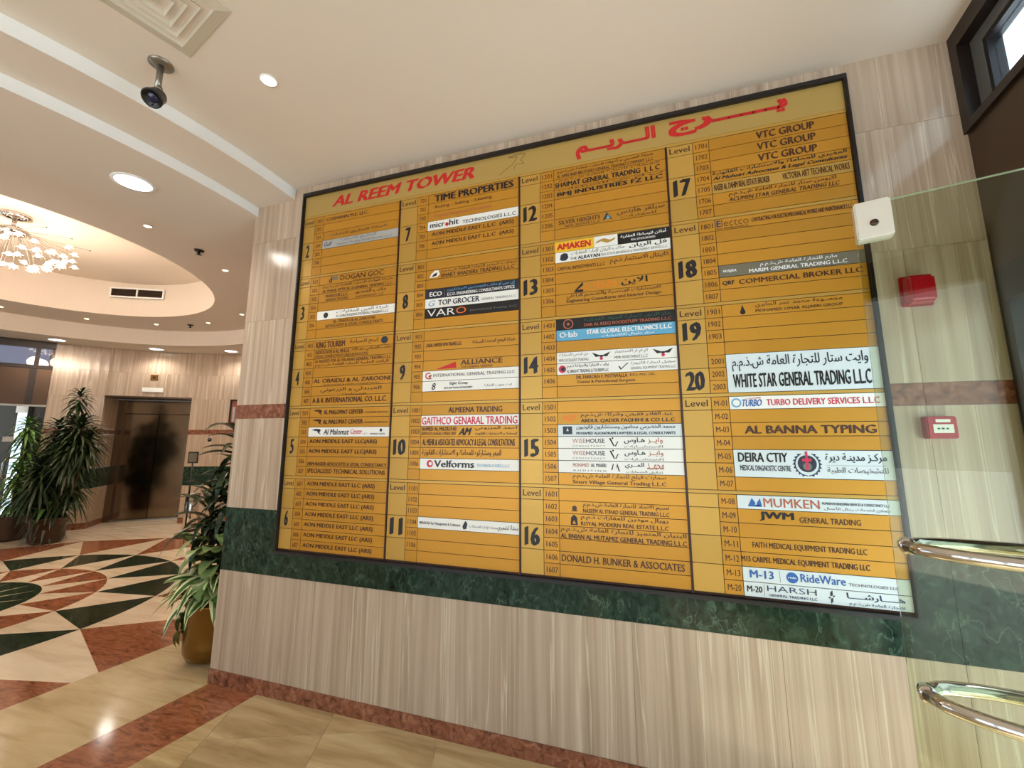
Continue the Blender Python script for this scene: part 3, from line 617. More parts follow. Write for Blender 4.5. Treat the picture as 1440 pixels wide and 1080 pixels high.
def arabic(s):
    s = s.replace('\u0644\u0627', 'L'); out = []
    for i, c in enumerate(s):
        if c not in FORMS: out.append(c); continue
        f = FORMS[c]; pv = s[i-1] if i else ' '; nx = s[i+1] if i+1 < len(s) else ' '
        jp = pv in FORMS and FORMS[pv][2] is not None; jn = f[2] is not None and nx in FORMS
        k = 3 if (jp and jn) else 1 if jp else 2 if jn else 0
        out.append(f[k] or f[0])
    return ''.join(out[::-1])
PEND = []
def text(body, u0, u1, v0, v1, m, parent, yf, rect, bold=0.0, shear=0, keep=False, name='lettering'):
    """queue a line of lettering fitted into the box (u0..u1, v0..v1) of rect = (x0, x1, z0, z1)"""
    if any('\u0600' <= c <= '\u06ff' for c in body): body = arabic(body)
    cu_ = bpy.data.curves.new(name, 'FONT'); cu_.body = body; cu_.resolution_u = 2; cu_.offset = 0 if bold >= 0 else bold; cu_.shear = shear
    o = bpy.data.objects.new(name, cu_); COL.objects.link(o)
    x0, x1, z0, z1 = rect; PEND.append((o, 0.015+bold*1.0 if bold >= 0 else 0, x0+(x1-x0)*u0, x0+(x1-x0)*u1, z0+(z1-z0)*v0, z0+(z1-z0)*v1, m, parent, yf, name))
def flush_text():
    bpy.context.view_layer.update(); dg = bpy.context.evaluated_depsgraph_get(); made = []
    for o, ext, xa, xb, za, zb, m, parent, yf, name in PEND:
        me = bpy.data.meshes.new_from_object(o.evaluated_get(dg)); vs = me.vertices
        if len(vs) == 0: bpy.data.objects.remove(o); continue
        if ext > 0:                                    # heavier strokes: the outline repeated a hair to either side
            base = [v.co.copy() for v in vs]; fc = [tuple(p.vertices) for p in me.polygons]; nb = len(base); k = 3 if ext > 0.028 else 2
            sh = [(ext*(2*i/(k-1)-1), ext*0.35*(2*i/(k-1)-1)) for i in range(k)]
            if m == 't_red' and o.data.shear == 0: sh = [(a*ext, b*ext) for a in (-1, 1) for b in (-0.9, 0.9)]; k = 4
            me = bpy.data.meshes.new(name); me.from_pydata([(c.x+d[0], c.y+d[1], 0.00008*j) for j, d in enumerate(sh) for c in base], [], [tuple(i+nb*j for i in p) for j in range(k) for p in fc]); vs = me.vertices
        ax, bx = min(v.co.x for v in vs), max(v.co.x for v in vs); ay, by = min(v.co.y for v in vs), max(v.co.y for v in vs)
        sx = (xb-xa)/max(bx-ax, 1e-6); sy = (zb-za)/max(by-ay, 1e-6)
        for v in vs: v.co = ((v.co.x-(ax+bx)/2)*sx, -v.co.z, (v.co.y-(ay+by)/2)*sy)
        me.materials.clear(); me.materials.append(M[m]); me.name = name
        n = bpy.data.objects.new(name, me); pl = parent.matrix_world.translation if parent else Vector()
        wl = Vector(((xa+xb)/2, yf, (za+zb)/2)); n.location = parent.matrix_world.inverted() @ wl if parent else wl
        link(n, parent); bpy.data.objects.remove(o)
    PEND.clear()
def poly(pts, m, parent, yf, rect, name='logo'):
    """flat printed shape: pts in plate units, any number of polygons"""
    x0, x1, z0, z1 = rect; polys = pts if isinstance(pts[0][0], (tuple, list)) else [pts]
    v, f = [], []; loc = parent.matrix_basis.translation+(parent.parent.matrix_basis.translation if parent.parent else Vector())
    for p in polys:
        b = len(v); v += [(x0+(x1-x0)*a-loc.x, yf-loc.y, z0+(z1-z0)*c-loc.z) for a, c in p]; f.append(tuple(range(b, b+len(p))))
    return mesh(name, v, f, m, parent)
BX0, BX1, BZ0, BZ1 = -2.250, 0.925, 0.812, 3.187
board = tag(empty('directory_board', (-0.66, YB, 1.0)), 'huge gold tenant directory board with black frame on the travertine wall', 'board')
bo = board.location
def bbox(name, x0, x1, z0, z1, m, y0, y1, bevel=0): return box(name, x0-bo.x, x1-bo.x, y0-bo.y, y1-bo.y, z0-bo.z, z1-bo.z, m, board, bevel)
FT = 0.026; YP = YB-0.030; YF = YP-0.004                  # plate back and front
bbox('backing', BX0+0.002, BX1-0.002, BZ0+0.002, BZ1-0.002, 'board_back', YP, YB-0.001)
for a in ((BX0, BX1, BZ1-FT, BZ1), (BX0, BX1, BZ0, BZ0+FT*0.7), (BX0, BX0+0.014, BZ0+FT*0.7, BZ1-FT), (BX1-0.014, BX1, BZ0+FT*0.7, BZ1-FT)):
    bbox('frame', *a, 'frame_black', YB-0.052, YB-0.001, 0.002)
hd = bbox('header_panel', BX0+0.015, BX1-0.015, 3.014, BZ1-FT, 'gold_head', YF, YP)
bbox('header_strip', BX0+0.015, BX1-0.015, 2.998, 3.0125, 'gold_light', YF, YP)
HR = (BX0+0.015, BX1-0.015, 3.014, BZ1-FT)
COLX = [(-2.235, -2.140, -2.066, -1.474), (-1.466, -1.343, -1.268, -0.682), (-0.674, -0.555, -0.475, 0.117), (0.125, 0.250, 0.324, 0.910)]
for x in (-1.470, -0.678, 0.121): bbox('divider_bar', x-0.004, x+0.004, BZ0+FT*0.7, 2.997, 'bar', YB-0.040, YP)
TOP, PITCH_B, RH = 2.996, 0.4345, 0.0597
def rowz(b, r): return TOP-b*PITCH_B-(r+1)*RH
g = 0.0015
NAMES = {}
GOLD = 'gold'
LINE = {}
def T(b, u0, u1, v0, v1, m='t_brown', bold=0.012, shear=0): return ('T', b, u0, u1, v0, v1, m, bold, shear)
def Pz(pts, m): return ('P', pts, m)
def disc(u, v, r, m, n=14, asp=10.0): return ('P', [(u+r/asp*math.cos(2*PI*k/n), v+r*math.sin(2*PI*k/n)) for k in range(n)], m)
AON = [T('AON MIDDLE EAST LLC (ARS)', .03, .86, .24, .76, 't_brown', .02)]
AR = dict(
 gt='\u0644\u0644\u062a\u062c\u0627\u0631\u0629 \u0627\u0644\u0639\u0627\u0645\u0629 \u0634.\u0630.\u0645.\u0645', adv='\u0644\u0644\u0645\u062d\u0627\u0645\u0627\u0629 \u0648 \u0627\u0644\u0627\u0633\u062a\u0634\u0627\u0631\u0627\u062a \u0627\u0644\u0642\u0627\u0646\u0648\u0646\u064a\u0629',
 ws='\u0648\u0627\u064a\u062a \u0633\u062a\u0627\u0631 ', group='\u0645\u062c\u0645\u0648\u0639\u0629 \u0645\u062d\u0645\u062f \u0639\u0645\u0631 \u0627\u0644\u062c\u0627\u0628\u0631\u064a')
PL = {}   # (col, block, row) : (material, rows spanned, elements)
def P_(c, b, r, els, m=GOLD, span=1): PL[(c, b, r)] = (m, span, els)
# ---- first column, levels 2 to 6
P_(0, 0, 0, [T('COSMANN M.E. LLC.', .03, .60, .30, .70)])
P_(0, 0, 2, [T('\u0634\u0631\u0643\u0629 \u0627\u0644\u062e\u0644\u064a\u062c \u0644\u0644\u062a\u062c\u0627\u0631\u0629', .10, .85, .3, .7, 't_brown', 0)])
P_(0, 0, 3, [T('Gulf', .03, .14, .25, .75, 't_navy', .0, .3), T('\u0627\u0644\u062e\u0644\u064a\u062c \u0644\u0644\u062a\u062c\u0627\u0631\u0629', .25, .72, .52, .9, 't_grey', 0), T('General Trading Establishment L.L.C', .20, .93, .12, .42, 't_grey', 0)], 'p_silver')
P_(0, 1, 0, [T('d', .13, .17, .15, .85, 't_brown', .02), T('\u25a0', .18, .24, .45, .85, 't_grey', 0), T('DOGAN GOC', .28, .84, .28, .85, 't_brown', 0), T('CONSTRUCTION AND TRADING', .45, .80, .04, .18, 't_brown', 0)])
P_(0, 1, 1, [T('\u0634\u0631\u0643\u0629 \u0627\u0644\u0648\u0627\u062d\u0629 '+AR['gt'], .05, .95, .52, .9), T('AL WAHA OPTICAL & GENERAL TRADING L.L.C', .05, .95, .1, .42)])
P_(0, 1, 2, [T('MANSOUR L.L.C.', .10, .40, .5, .85), T('\u0645\u0643\u062a\u0628 \u0627\u0644\u0645\u0646\u0635\u0648\u0631', .48, .88, .45, .95), T('GENERAL TRADING', .10, .40, .1, .38, 't_brown', 0), T('ENTERPRISES CO', .50, .85, .1, .3, 't_brown', 0)])
P_(0, 1, 4, [disc(.12, .5, .32, 't_dark'), T('\u0634\u0631\u0643\u0629 \u0627\u0644\u0639\u064a\u0646 \u0644\u0644\u0645\u0642\u0627\u0648\u0644\u0627\u062a', .26, .92, .5, .92, 't_grey', 0), T('AL GURG BUILDING MATERIALS TRADING L.L.C', .26, .92, .14, .42, 't_dark', 0)], 'p_white')
P_(0, 1, 5, [T('AL OBAIDLI & AL ZAROONI', .22, .76, .55, .9), T('ADVOCATES & LEGAL CONSULTANTS', .12, .86, .1, .45)])
P_(0, 2, 0, [T('KING TOURISM', .02, .40, .15, .85, 't_brown', .03), T('\u0643\u064a\u0646\u062c \u0644\u0644\u0633\u064a\u0627\u062d\u0629 ', .46, .82, .25, .85, 't_brown', 0), disc(.89, .5, .38, 't_dark', 16, 9), ])
P_(0, 2, 1, [T('\u0645\u0643\u062a\u0628 \u0627\u0644\u0645\u062d\u0627\u0645\u064a \u0639\u0628\u062f \u0627\u0644\u0644\u0647', .5, .97, .5, .95), T('ADVOCATES & AL MULLA', .02, .46, .5, .9), T('LEGAL CONSULTANTS AND ADVOCATES', .02, .7, .08, .38, 't_brown', 0)])
P_(0, 2, 2, [T('AL RASHED FOR AL HALABIAH GENERAL TRADING L.L.C', .02, .98, .55, .9), T('\u0627\u0644\u0631\u0627\u0634\u062f \u0627\u0644\u062d\u0644\u0628\u064a\u0629 '+AR['gt'], .02, .95, .05, .48)])
P_(0, 2, 4, [T('AL OBAIDLI & AL ZAROONI', .02, .98, .36, .80, 't_brown', .02), T('ADVOCATES & LEGAL CONSULTANTS', .15, .85, .06, .2, 't_brown', 0)])
P_(0, 2, 5, [T('\u0627\u0644\u0639\u0628\u064a\u062f\u0644\u064a \u0648 \u0627\u0644\u0632\u0631\u0639\u0648\u0646\u064a', .12, .88, .28, .82, 't_brown', 0), T('\u0644\u0644\u0645\u062d\u0627\u0645\u0627\u0629', .4, .7, .02, .2, 't_brown', 0)])
P_(0, 2, 6, [T('A & K INTERNATIONAL CO. L.L.C.', .02, .95, .25, .80, 't_brown', .03)])
BIRD = [(.04, .72), (.10, .84), (.155, .80), (.16, .62), (.145, .45), (.17, .25), (.13, .38), (.115, .60), (.09, .62)]
for r in (0, 1): P_(0, 3, r, [Pz(BIRD, 't_brown'), T('AL MALOMAT CENTER', .18, .68, .32, .78, 't_brown', .03), T('FOR BUSINESS SERVICES EST.', .70, .98, .36, .52)])
P_(0, 3, 2, [Pz(BIRD, 't_dark'), T('Al Malomat', .20, .52, .22, .80, 't_dark', .01, .15), T('Center', .54, .68, .3, .80, 't_pink', 0, .2), T('L.L.C', .69, .74, .25, .4, 't_grey', 0), T('BUSINESS CENTER', .78, .95, .22, .38, 't_navy', 0), disc(.90, .66, .16, 't_navy')], 'p_white')
for r in (3, 4): P_(0, 3, r, [T('AON MIDDLE EAST LLC(ARS)', .02, .86, .24, .76, 't_brown', .025)])
P_(0, 3, 5, [T('FIRM NASSER ADVOCATES & LEGAL CONSULTANCY', .02, .98, .10, .45, 't_brown', .02)])
P_(0, 3, 6, [T('SPECIALIZED TECHNICAL SOLUTIONS', .02, .97, .35, .80, 't_brown', .02)])
for r in range(7): P_(0, 4, r, AON)
# ---- second column, levels 7 to 11
P_(1, 0, 0, [T('TIME PROPERTIES', .07, .95, .12, .86, 't_black', .035)])
P_(1, 0, 1, [T('Buying - Selling - Leasing', .08, .72, .3, .7, 't_brown', 0)])
P_(1, 0, 2, [T('Property Management & Investments', .08, .72, .3, .72, 't_rust', 0)])
P_(1, 0, 3, [T('micr', .03, .20, .25, .82, 't_dark', .01), disc(.225, .42, .2, 't_red'), T('hit', .25, .36, .25, .88, 't_dark', .01), T('TECHNOLOGIES L.L.C', .40, .97, .18, .55, 't_dark', 0)], 'p_white')
for r in (4, 5): P_(1, 0, r, [T('AON MIDDLE EAST L.L.C  (ARS)', .05, .95, .25, .78, 't_brown', .02)])
P_(1, 1, 1, [Pz([(.04, .2), (.06, .6), (.10, .92), (.14, .9), (.16, .5), (.13, .2)], 'p_white'), Pz([(.06, .25), (.09, .55), (.13, .7), (.12, .35)], 't_black'), T('\u0633\u0645\u0627\u0631\u062a \u0634\u064a\u062f\u0631\u0632 '+AR['gt'], .17, .98, .52, .95), T('SMART SHADERS TRADING L.L.C', .17, .96, .1, .5, 't_brown', .02)])
P_(1, 1, 3, [T('ECO', .05, .19, .2, .68, 't_white', .02), Pz([(.215, .15), (.22, .15), (.22, .8), (.215, .8)], 't_grey'), T('\u0625\u064a \u0633\u064a \u0623\u0648 \u0645\u0643\u062a\u0628 \u0627\u0644\u0645\u0647\u0646\u062f\u0633\u064a\u0646 \u0627\u0644\u0627\u0633\u062a\u0634\u0627\u0631\u064a\u064a\u0646', .25, .96, .5, .95, 't_sky', 0), T('E.C.O. ENGINEERING CONSULTANTS OFFICE', .25, .96, .12, .42, 't_white', .01)], 'p_navy')
P_(1, 1, 4, [T('G', .04, .12, .2, .8, 't_sky', 0, .3), T('TOP GROCER', .15, .60, .22, .78, 't_dark', .02), T('GENERAL TRADING L.L.C', .62, .97, .28, .50, 't_grey', 0)], 'p_white')
P_(1, 1, 5, [T('VAR', .03, .34, .15, .85, 't_white', -.005), T('O', .35, .46, .2, .85, 't_orange', -.005), T('International Trading  LLC', .50, .98, .28, .5, 't_grey', 0)], 'p_black')
P_(1, 2, 1, [T('( REAL UNITED FOR TRAVEL LLC', .03, .42, .25, .72, 't_brown', .03), T('\u0634\u0631\u0643\u0629 \u0627\u0644\u0648\u0647\u062c \u0627\u0644\u0645\u062a\u062d\u062f\u0629 \u0644\u0644\u0633\u064a\u0627\u062d\u0629', .53, .96, .25, .75)])
P_(1, 2, 3, [Pz([(.14, .12), (.36, .78), (.365, .18)], 't_red'), T('ALLIANCE', .41, .84, .42, .92, 't_brown', .01), T('FOR GENERAL TRADING', .42, .74, .12, .32, 't_brown', 0)])
P_(1, 2, 4, [T('G', .03, .09, .2, .85, 't_red', 0), T('Z', .075, .105, .2, .6, 't_dark', 0), T('INTERNATIONAL GENERAL TRADING LLC', .12, .96, .38, .68, 't_grey', .005)], 'p_white')
P_(1, 2, 5, [T('8', .105, .15, .15, .8, 't_black', .0, .2), T('Eight Group', .30, .49, .5, .85, 't_dark', .01), T('GIFTS AND TRADING ESTABLISHMENT', .24, .54, .2, .38, 't_dark', .01), T('\u0627\u064a\u062a \u062c\u0631\u0648\u0628 \u0644\u0644\u062a\u062c\u0627\u0631\u0629', .66, .93, .25, .5, 't_dark', 0)], 'p_white')
P_(1, 3, 0, [T('ALMEENA TRADING', .29, .84, .22, .74, 't_brown', .02)])
P_(1, 3, 1, [T('GAITHCO GENARAL TRADING', .01, .985, .12, .84, 't_pink', .01)], 'p_white')
P_(1, 3, 2, [T('AHMED AL MAZROUEI', .01, .38, .55, .9, 't_brown', .03), T('ADVOCATE & LEGAL CONSULTANT', .01, .38, .15, .45, 't_brown', .01), T('AM', .40, .54, .12, .82, 't_black', .05, .4), T('\u0627\u062d\u0645\u062f \u0627\u0644\u0645\u0632\u0631\u0648\u0639\u064a', .57, .98, .52, .95), T(AR['adv'], .57, .98, .1, .42)])
P_(1, 3, 3, [T('AL MEHR & ASSOCIATES ADVOCACY & LEGAL CONSULTATIONS', .02, .96, .18, .8, 't_brown', .03)])
P_(1, 3, 4, [T('\u0627\u0644\u0645\u0647\u0631 \u0648\u0645\u0634\u0627\u0631\u0643\u0648\u0647 '+AR['adv'], .02, .83, .18, .85, 't_brown', .01)])
P_(1, 3, 5, [disc(.11, .52, .34, 't_pink'), disc(.115, .52, .17, 'p_white'), T('Velforms', .155, .57, .2, .85, 't_dark', .02), T('TECHNOLOGIES L.L.C', .59, .91, .32, .58, 't_sky', 0)], 'p_white')
P_(1, 4, 3, [T('MENSHAH For Management & Cashmere', .02, .44, .3, .62, 't_dark', .01), Pz([(.46, .4), (.48, .75), (.49, .9), (.51, .65), (.50, .2), (.47, .15)], 't_dark'), T('\u0645\u0646\u0634\u0627\u0647 \u0644\u0625\u062f\u0627\u0631\u0629 \u0627\u0644\u0645\u0646\u0634\u0622\u062a', .53, .80, .3, .6, 't_grey', 0), T('\u0645\u0646\u0634\u0623\u0629 \u0643\u0634\u0645\u064a\u0631\u064a', .80, .99, .2, .8, 't_dark', .01)], 'p_white')
# ---- third column, levels 12 to 16
P_(2, 0, 0, [T('\u0634\u0631\u0643\u0629 \u0627\u0644\u0639\u0645\u0631\u064a \u0648 \u0623\u062e\u0648\u0627\u0646\u0647 '+AR['gt'], .03, .90, .5, .92), T('AL AMRI AND BROTHERS GENERAL TRADING COMPANY L.L.C', .03, .90, .1, .42)])
P_(2, 0, 1, [T('\u0634\u0647\u064a\u0645\u0627\u062a '+AR['gt'], .05, .95, .66, .98, 't_brown', 0), T('SHAIMAT GENERAL TRADING  L L C', .01, .95, .12, .62, 't_black', .03)])
P_(2, 0, 2, [T('\u0628\u064a \u0627\u0645 \u062c\u064a \u0644\u0644\u0635\u0646\u0627\u0639\u0627\u062a', .04, .97, .68, .96, 't_brown', 0), T('BMJ INDUSTRIES FZ LLC', .03, .97, .12, .64, 't_black', .03)])
P_(2, 0, 5, [T('SILVER HEIGHTS', .04, .42, .4, .82, 't_brown', .01), T('REAL ESTATE L.L.C', .1, .42, .1, .3, 't_brown', 0), Pz([(.44, .15), (.48, .92), (.53, .15), (.485, .35)], 't_dark'), Pz([(.47, .3), (.49, .7), (.51, .3)], 't_sky'), T('\u0633\u064a\u0644\u0641\u0631 \u0647\u0627\u064a\u062a\u0633', .57, .97, .42, .98, 't_brown', 0), T('\u0644\u0644\u0639\u0642\u0627\u0631\u0627\u062a', .6, .9, .08, .35, 't_brown', 0)])
P_(2, 1, 0, [Pz([(0, 0), (.36, 0), (.36, 1), (0, 1)], 'p_yellow'), Pz([(.36, 0), (.565, 0), (.565, 1), (.36, 1)], 'p_white'), T('AMAKEN', .02, .33, .22, .82, 't_red', .03), T('~', .37, .55, .3, .75, 't_tan', .01, .5), T('\u0623\u0645\u0627\u0643\u0646 \u0644\u0644\u0648\u0633\u0627\u0637\u0629 \u0627\u0644\u0639\u0642\u0627\u0631\u064a\u0629', .59, .97, .48, .88, 't_white', .01), T('REAL ESTATE BROKERS', .68, .88, .18, .36, 't_white', 0)], 'p_black')
P_(2, 1, 1, [Pz([(.045, .3), (.055, .75), (.085, .88), (.115, .8), (.125, .4), (.10, .15), (.065, .15)], 't_dark'), T('\u0645\u0643\u062a\u0628 \u0627\u0644\u0631\u064a\u0627\u0646 \u0644\u0625\u062f\u0627\u0631\u0629 \u0627\u0644\u0639\u0642\u0627\u0631\u0627\u062a', .15, .62, .5, .92, 't_grey', 0), T('\u0641\u0644 \u0627\u0644\u0631\u064a\u0627\u0646', .66, .97, .5, .95, 't_dark', .01), T('THE', .14, .20, .14, .38, 't_dark', 0), T('ALRAYAN', .21, .41, .12, .44, 't_dark', .03), T('REAL ESTATE BROKERAGE & MANAGEMENT SERVICES L.L.C', .42, .97, .16, .38, 't_grey', 0)], 'p_white')
P_(2, 1, 2, [T('CAPITAL INVESTMENTS L.L.C', .02, .45, .25, .58), T('\u0643\u0627\u0628\u064a\u062a\u0627\u0644 \u0644\u0644\u0627\u0633\u062a\u062b\u0645\u0627\u0631 \u0630.\u0645.\u0645', .49, .98, .25, .85, 't_brown', .005)])
P_(2, 1, 4, [Pz([[(.16, .1), (.25, .98), (.25, .66), (.20, .3)], [(.17, .06), (.19, .28), (.25, .28), (.25, .06)]], 't_black'), Pz([(.20, .36), (.25, .42), (.25, .34)], 't_orange'), T('LIGN', .28, .54, .2, .82, 't_orange', -.01), T('\u0627\u0644\u0627\u064a\u0646', .58, .80, .2, .92, 't_black', .01)])
P_(2, 1, 5, [T('\u0644\u0644\u0627\u0633\u062a\u0634\u0627\u0631\u0627\u062a \u0627\u0644\u0647\u0646\u062f\u0633\u064a\u0629 \u0648\u0627\u0644\u062a\u0635\u0645\u064a\u0645 \u0627\u0644\u062f\u0627\u062e\u0644\u064a', .10, .90, .52, .95), T('Engineering Consultants and Interior Design', .10, .90, .1, .48, 't_brown', .015)])
P_(2, 2, 0, [disc(.11, .5, .46, 't_rust', 16, 10), disc(.11, .5, .36, 'p_black', 16, 10), disc(.11, .5, .14, 't_rust', 8, 10), T('\u062f\u0627\u0631 \u0627\u0644\u0631\u064a\u0642 \u0644\u062a\u062c\u0627\u0631\u0629 \u0627\u0644\u0645\u0648\u0627\u062f \u0627\u0644\u063a\u0630\u0627\u0626\u064a\u0629', .25, .96, .52, .92, 't_green', 0), T('DAR AL REEQ FOODSTUFF TRADING L.L.C', .25, .97, .12, .44, 't_rust', .01)], 'p_black')
P_(2, 2, 1, [T('O\u00b7lab', .03, .19, .3, .8, 't_white', .01), T('STAR GLOBAL ELECTRONICS L.L.C', .27, .97, .45, .85, 't_white', .03), T('\u0633\u062a\u0627\u0631 \u062c\u0644\u0648\u0628\u0627\u0644 \u0644\u0644\u0627\u0644\u0643\u062a\u0631\u0648\u0646\u064a\u0627\u062a', .4, .83, .08, .35, 't_white', 0)], 'p_blue')
WING = [(.0, .9), (.4, .55), (.6, .55), (1, .9), (.8, .35), (.6, .4), (.5, .25), (.4, .4), (.2, .35)]
wing = lambda a, b: Pz([(a+(b-a)*x, .15+.75*y) for x, y in WING], 't_black')
P_(2, 2, 3, [T('\u062f\u064a \u0627\u0645 \u0633\u064a \u0644\u0644\u0633\u064a\u0627\u0631\u0627\u062a', .02, .28, .55, .9, 't_grey', 0), T('MMR EXCELLENT TRADING', .02, .28, .15, .4, 't_grey', 0), wing(.31, .47), disc(.39, .27, .14, 't_pink'), T('\u0627\u0645 \u0627\u0645 \u0627\u0631 \u0644\u0644\u0627\u0633\u062a\u062b\u0645\u0627\u0631', .50, .77, .55, .9, 't_grey', 0), T('MMR INVESTMENT L.L.C', .50, .77, .15, .4, 't_grey', 0), wing(.81, .97), disc(.89, .27, .14, 't_pink')], 'p_white')
P_(2, 2, 4, [disc(.05, .5, .34, 't_pink'), disc(.055, .5, .2, 't_dark'), T('\u0628\u0631\u0627\u064a\u062a \u0644\u0644\u062a\u062c\u0627\u0631\u0629 \u0648\u0627\u0644\u0633\u064a\u0627\u062d\u0629 \u0630.\u0645.\u0645', .09, .45, .52, .9, 't_dark', .01), T('AL BRIGHT TRADING & TOURISM LLC', .09, .45, .14, .42, 't_dark', .01), T('\u2713', .53, .61, .2, .8, 't_dark', -.005, .3), T('\u0633\u0647\u064a\u0644 \u0644\u062a\u062c\u0627\u0631\u0629 \u0627\u0644\u0623\u062c\u0647\u0632\u0629', .63, .98, .55, .9, 't_grey', 0), T('GENERAL EQUIPMENT TRADING LLC', .63, .98, .15, .4, 't_grey', 0)], 'p_white')
P_(2, 2, 5, [T('DR. FARROKH F. MOTIWALLA', .17, .60, .58, .9, 't_brown', .02), T('B.D.S. MSC, USC', .62, .82, .62, .85), T('Dental & Periodontal Surgeon', .18, .66, .14, .46, 't_brown', .015)])
P_(2, 3, 1, [T('AQF', .04, .17, .25, .8, 't_orange', .01, .4), T('\u0639\u0628\u062f \u0627\u0644\u0642\u0627\u062f\u0631 \u0641\u0642\u064a\u0647\u064a \u0648\u0634\u0631\u0643\u0627\u0647 \u0634.\u0630.\u0645.\u0645', .20, .94, .54, .96, 't_black', .005), T('ABDUL QADER FAGHIHI & CO L.L.C', .20, .95, .12, .46, 't_black', .02)])
P_(2, 3, 2, [Pz([(.045, .18), (.125, .18), (.125, .84), (.045, .84)], 't_dark'), Pz([(.075, .45), (.095, .45), (.085, .75)], 'p_cool'), T('\u0645\u062d\u0645\u062f \u0627\u0644\u062e\u0636\u0631\u0645\u064a \u0645\u062d\u0627\u0645\u0648\u0646 \u0648\u0645\u0633\u062a\u0634\u0627\u0631\u0648\u0646 \u0642\u0627\u0646\u0648\u0646\u064a\u0648\u0646', .16, .95, .48, .95, 't_dark', .01), T('MOHAMED ALKHADRAMI LAWYERS & LEGAL CONSULTANTS', .16, .95, .15, .38, 't_dark', .03)], 'p_cool')
for r in (3, 4): P_(2, 3, r, [T('WISE', .125, .235, .45, .82, 't_rust', -.005), T('HOUSE', .24, .395, .45, .82, 't_dark', 0), T('C O N S U L T A N C Y', .125, .395, .14, .28, 't_grey', 0), Pz([[(.43, .85), (.445, .85), (.475, .2), (.465, .2)], [(.475, .2), (.485, .2), (.505, .6), (.497, .6)]], 't_black'), disc(.46, .85, .07, 't_black'), T('\u0647\u0640\u0627\u0648\u0633', .55, .715, .4, .92, 't_dark', .01), T('\u0648\u0627\u064a\u0640\u0640\u0632', .735, .85, .4, .92, 't_rust', 0), T('\u0644\u0644\u0627\u0633\u062a\u0634\u0640\u0640\u0627\u0631\u0627\u062a', .55, .85, .05, .3, 't_grey', 0)], 'p_white')
P_(2, 3, 5, [T('MOHAMED', .125, .26, .5, .8, 't_rust', 0), T('AL MARRI', .275, .40, .5, .8, 't_dark', .01), T('A U D I T I N G', .125, .40, .14, .28, 't_grey', 0), Pz([[(.44, .3), (.455, .8), (.463, .8), (.45, .3)], [(.475, .3), (.49, .85), (.51, .2), (.50, .2), (.488, .6)]], 't_black'), T('\u0627\u0644\u0645\u0640\u0640\u0631\u064a', .55, .70, .4, .92, 't_dark', .01), T('\u0645\u062d\u0645\u0640\u0640\u062f', .72, .85, .4, .92, 't_rust', 0), T('\u062a\u062f\u0642\u064a\u0642 \u0627\u0644\u062d\u0633\u0627\u0628\u0627\u062a', .56, .84, .05, .3, 't_grey', 0)], 'p_white')
P_(2, 3, 6, [T('\u0633\u0645\u0627\u0631\u062a \u0641\u064a\u0644\u062c '+AR['gt'], .12, .86, .5, .97, 't_brown', .005), T('Smart Village General Trading L.L.C', .12, .86, .06, .44, 't_brown', .015)])
P_(2, 4, 1, [disc(.13, .45, .2, 't_brown'), Pz([(.10, .2), (.16, .2), (.14, .35), (.12, .35)], 't_brown'), T('\u0646\u0633\u064a\u0645 \u0627\u0644\u0627\u062a\u062d\u0627\u062f '+AR['gt'], .20, .87, .52, .96), T('NASEEM AL ITIHAD GENERAL TRADING L.L.C', .20, .87, .12, .46, 't_brown', .02)])
P_(2, 4, 2, [Pz([(.095, .1), (.10, .7), (.125, .95), (.15, .7), (.155, .1)], 't_black'), Pz([(.11, .2), (.125, .5), (.14, .2)], 'gold'), T('\u0631\u0648\u064a\u0627\u0644 \u0645\u0648\u062f\u0631\u0646 \u0644\u0644\u0639\u0642\u0627\u0631\u0627\u062a \u0630.\u0645.\u0645', .18, .86, .54, .96), T('ROYAL MODERN REAL ESTATE L.L.C', .18, .86, .12, .44, 't_brown', .02)])
P_(2, 4, 3, [T('\u0627\u0644\u0628\u0646\u064a\u0627\u0646 \u0627\u0644\u0645\u062a\u0645\u064a\u0632 '+AR['gt'], .01, .985, .5, .97, 't_brown', .005), T('AL BNIAN AL MUTAMIZ GENERAL TRADING L.L.C', .01, .985, .05, .42, 't_brown', .025)])
P_(2, 4, 5, [T('DONALD H. BUNKER & ASSOCIATES', .015, .96, .24, .78, 't_brown', .015)])
# ---- fourth column, levels 17 to 20 and mezzanine
for r in range(3): P_(3, 0, r, [T('VTC GROUP', .36, .78, .18, .82, 't_brown', .03)])
P_(3, 0, 3, [T('\u0627\u0644\u0645\u0647\u064a\u0631\u064a \u0644\u0644\u0645\u062d\u0627\u0645\u0627\u0629 \u0648\u0627\u0644\u0627\u0633\u062a\u0634\u0627\u0631\u0627\u062a \u0627\u0644\u0642\u0627\u0646\u0648\u0646\u064a\u0629', .01, .97, .50, .96, 't_black', .01), T('Al Muhairi Advocates & Legal Consultants', .01, .97, .1, .48, 't_black', .03, .3)])
P_(3, 0, 4, [T('NASER AL DAHIM REAL ESTATE BROKER', .015, .43, .24, .80, 't_brown', .03), T('VICTORIA ART TECHNICAL WORKS', .52, .975, .24, .80, 't_brown', .02)], 'gold_light')
P_(3, 0, 5, [T('\u0627\u0643\u064a\u0648\u0645\u0646 \u0633\u062a\u0627\u0631 '+AR['gt'], .12, .88, .5, .95), T('ACUMEN STAR GENERAL TRADING LLC', .12, .90, .1, .45, 't_brown', .02, .2)])
P_(3, 1, 0, [T('E', .01, .045, .3, .85, 't_navy', .02), T('lectco', .05, .25, .3, .9, 't_brown', -.01), T('CONTRACTING FOR ELECTROMECHANICAL WORKS AND MAINTENANCE L.L.C', .27, .96, .35, .72, 't_brown', .03), T('ELECTROMECHANICAL', .01, .25, .06, .2)])
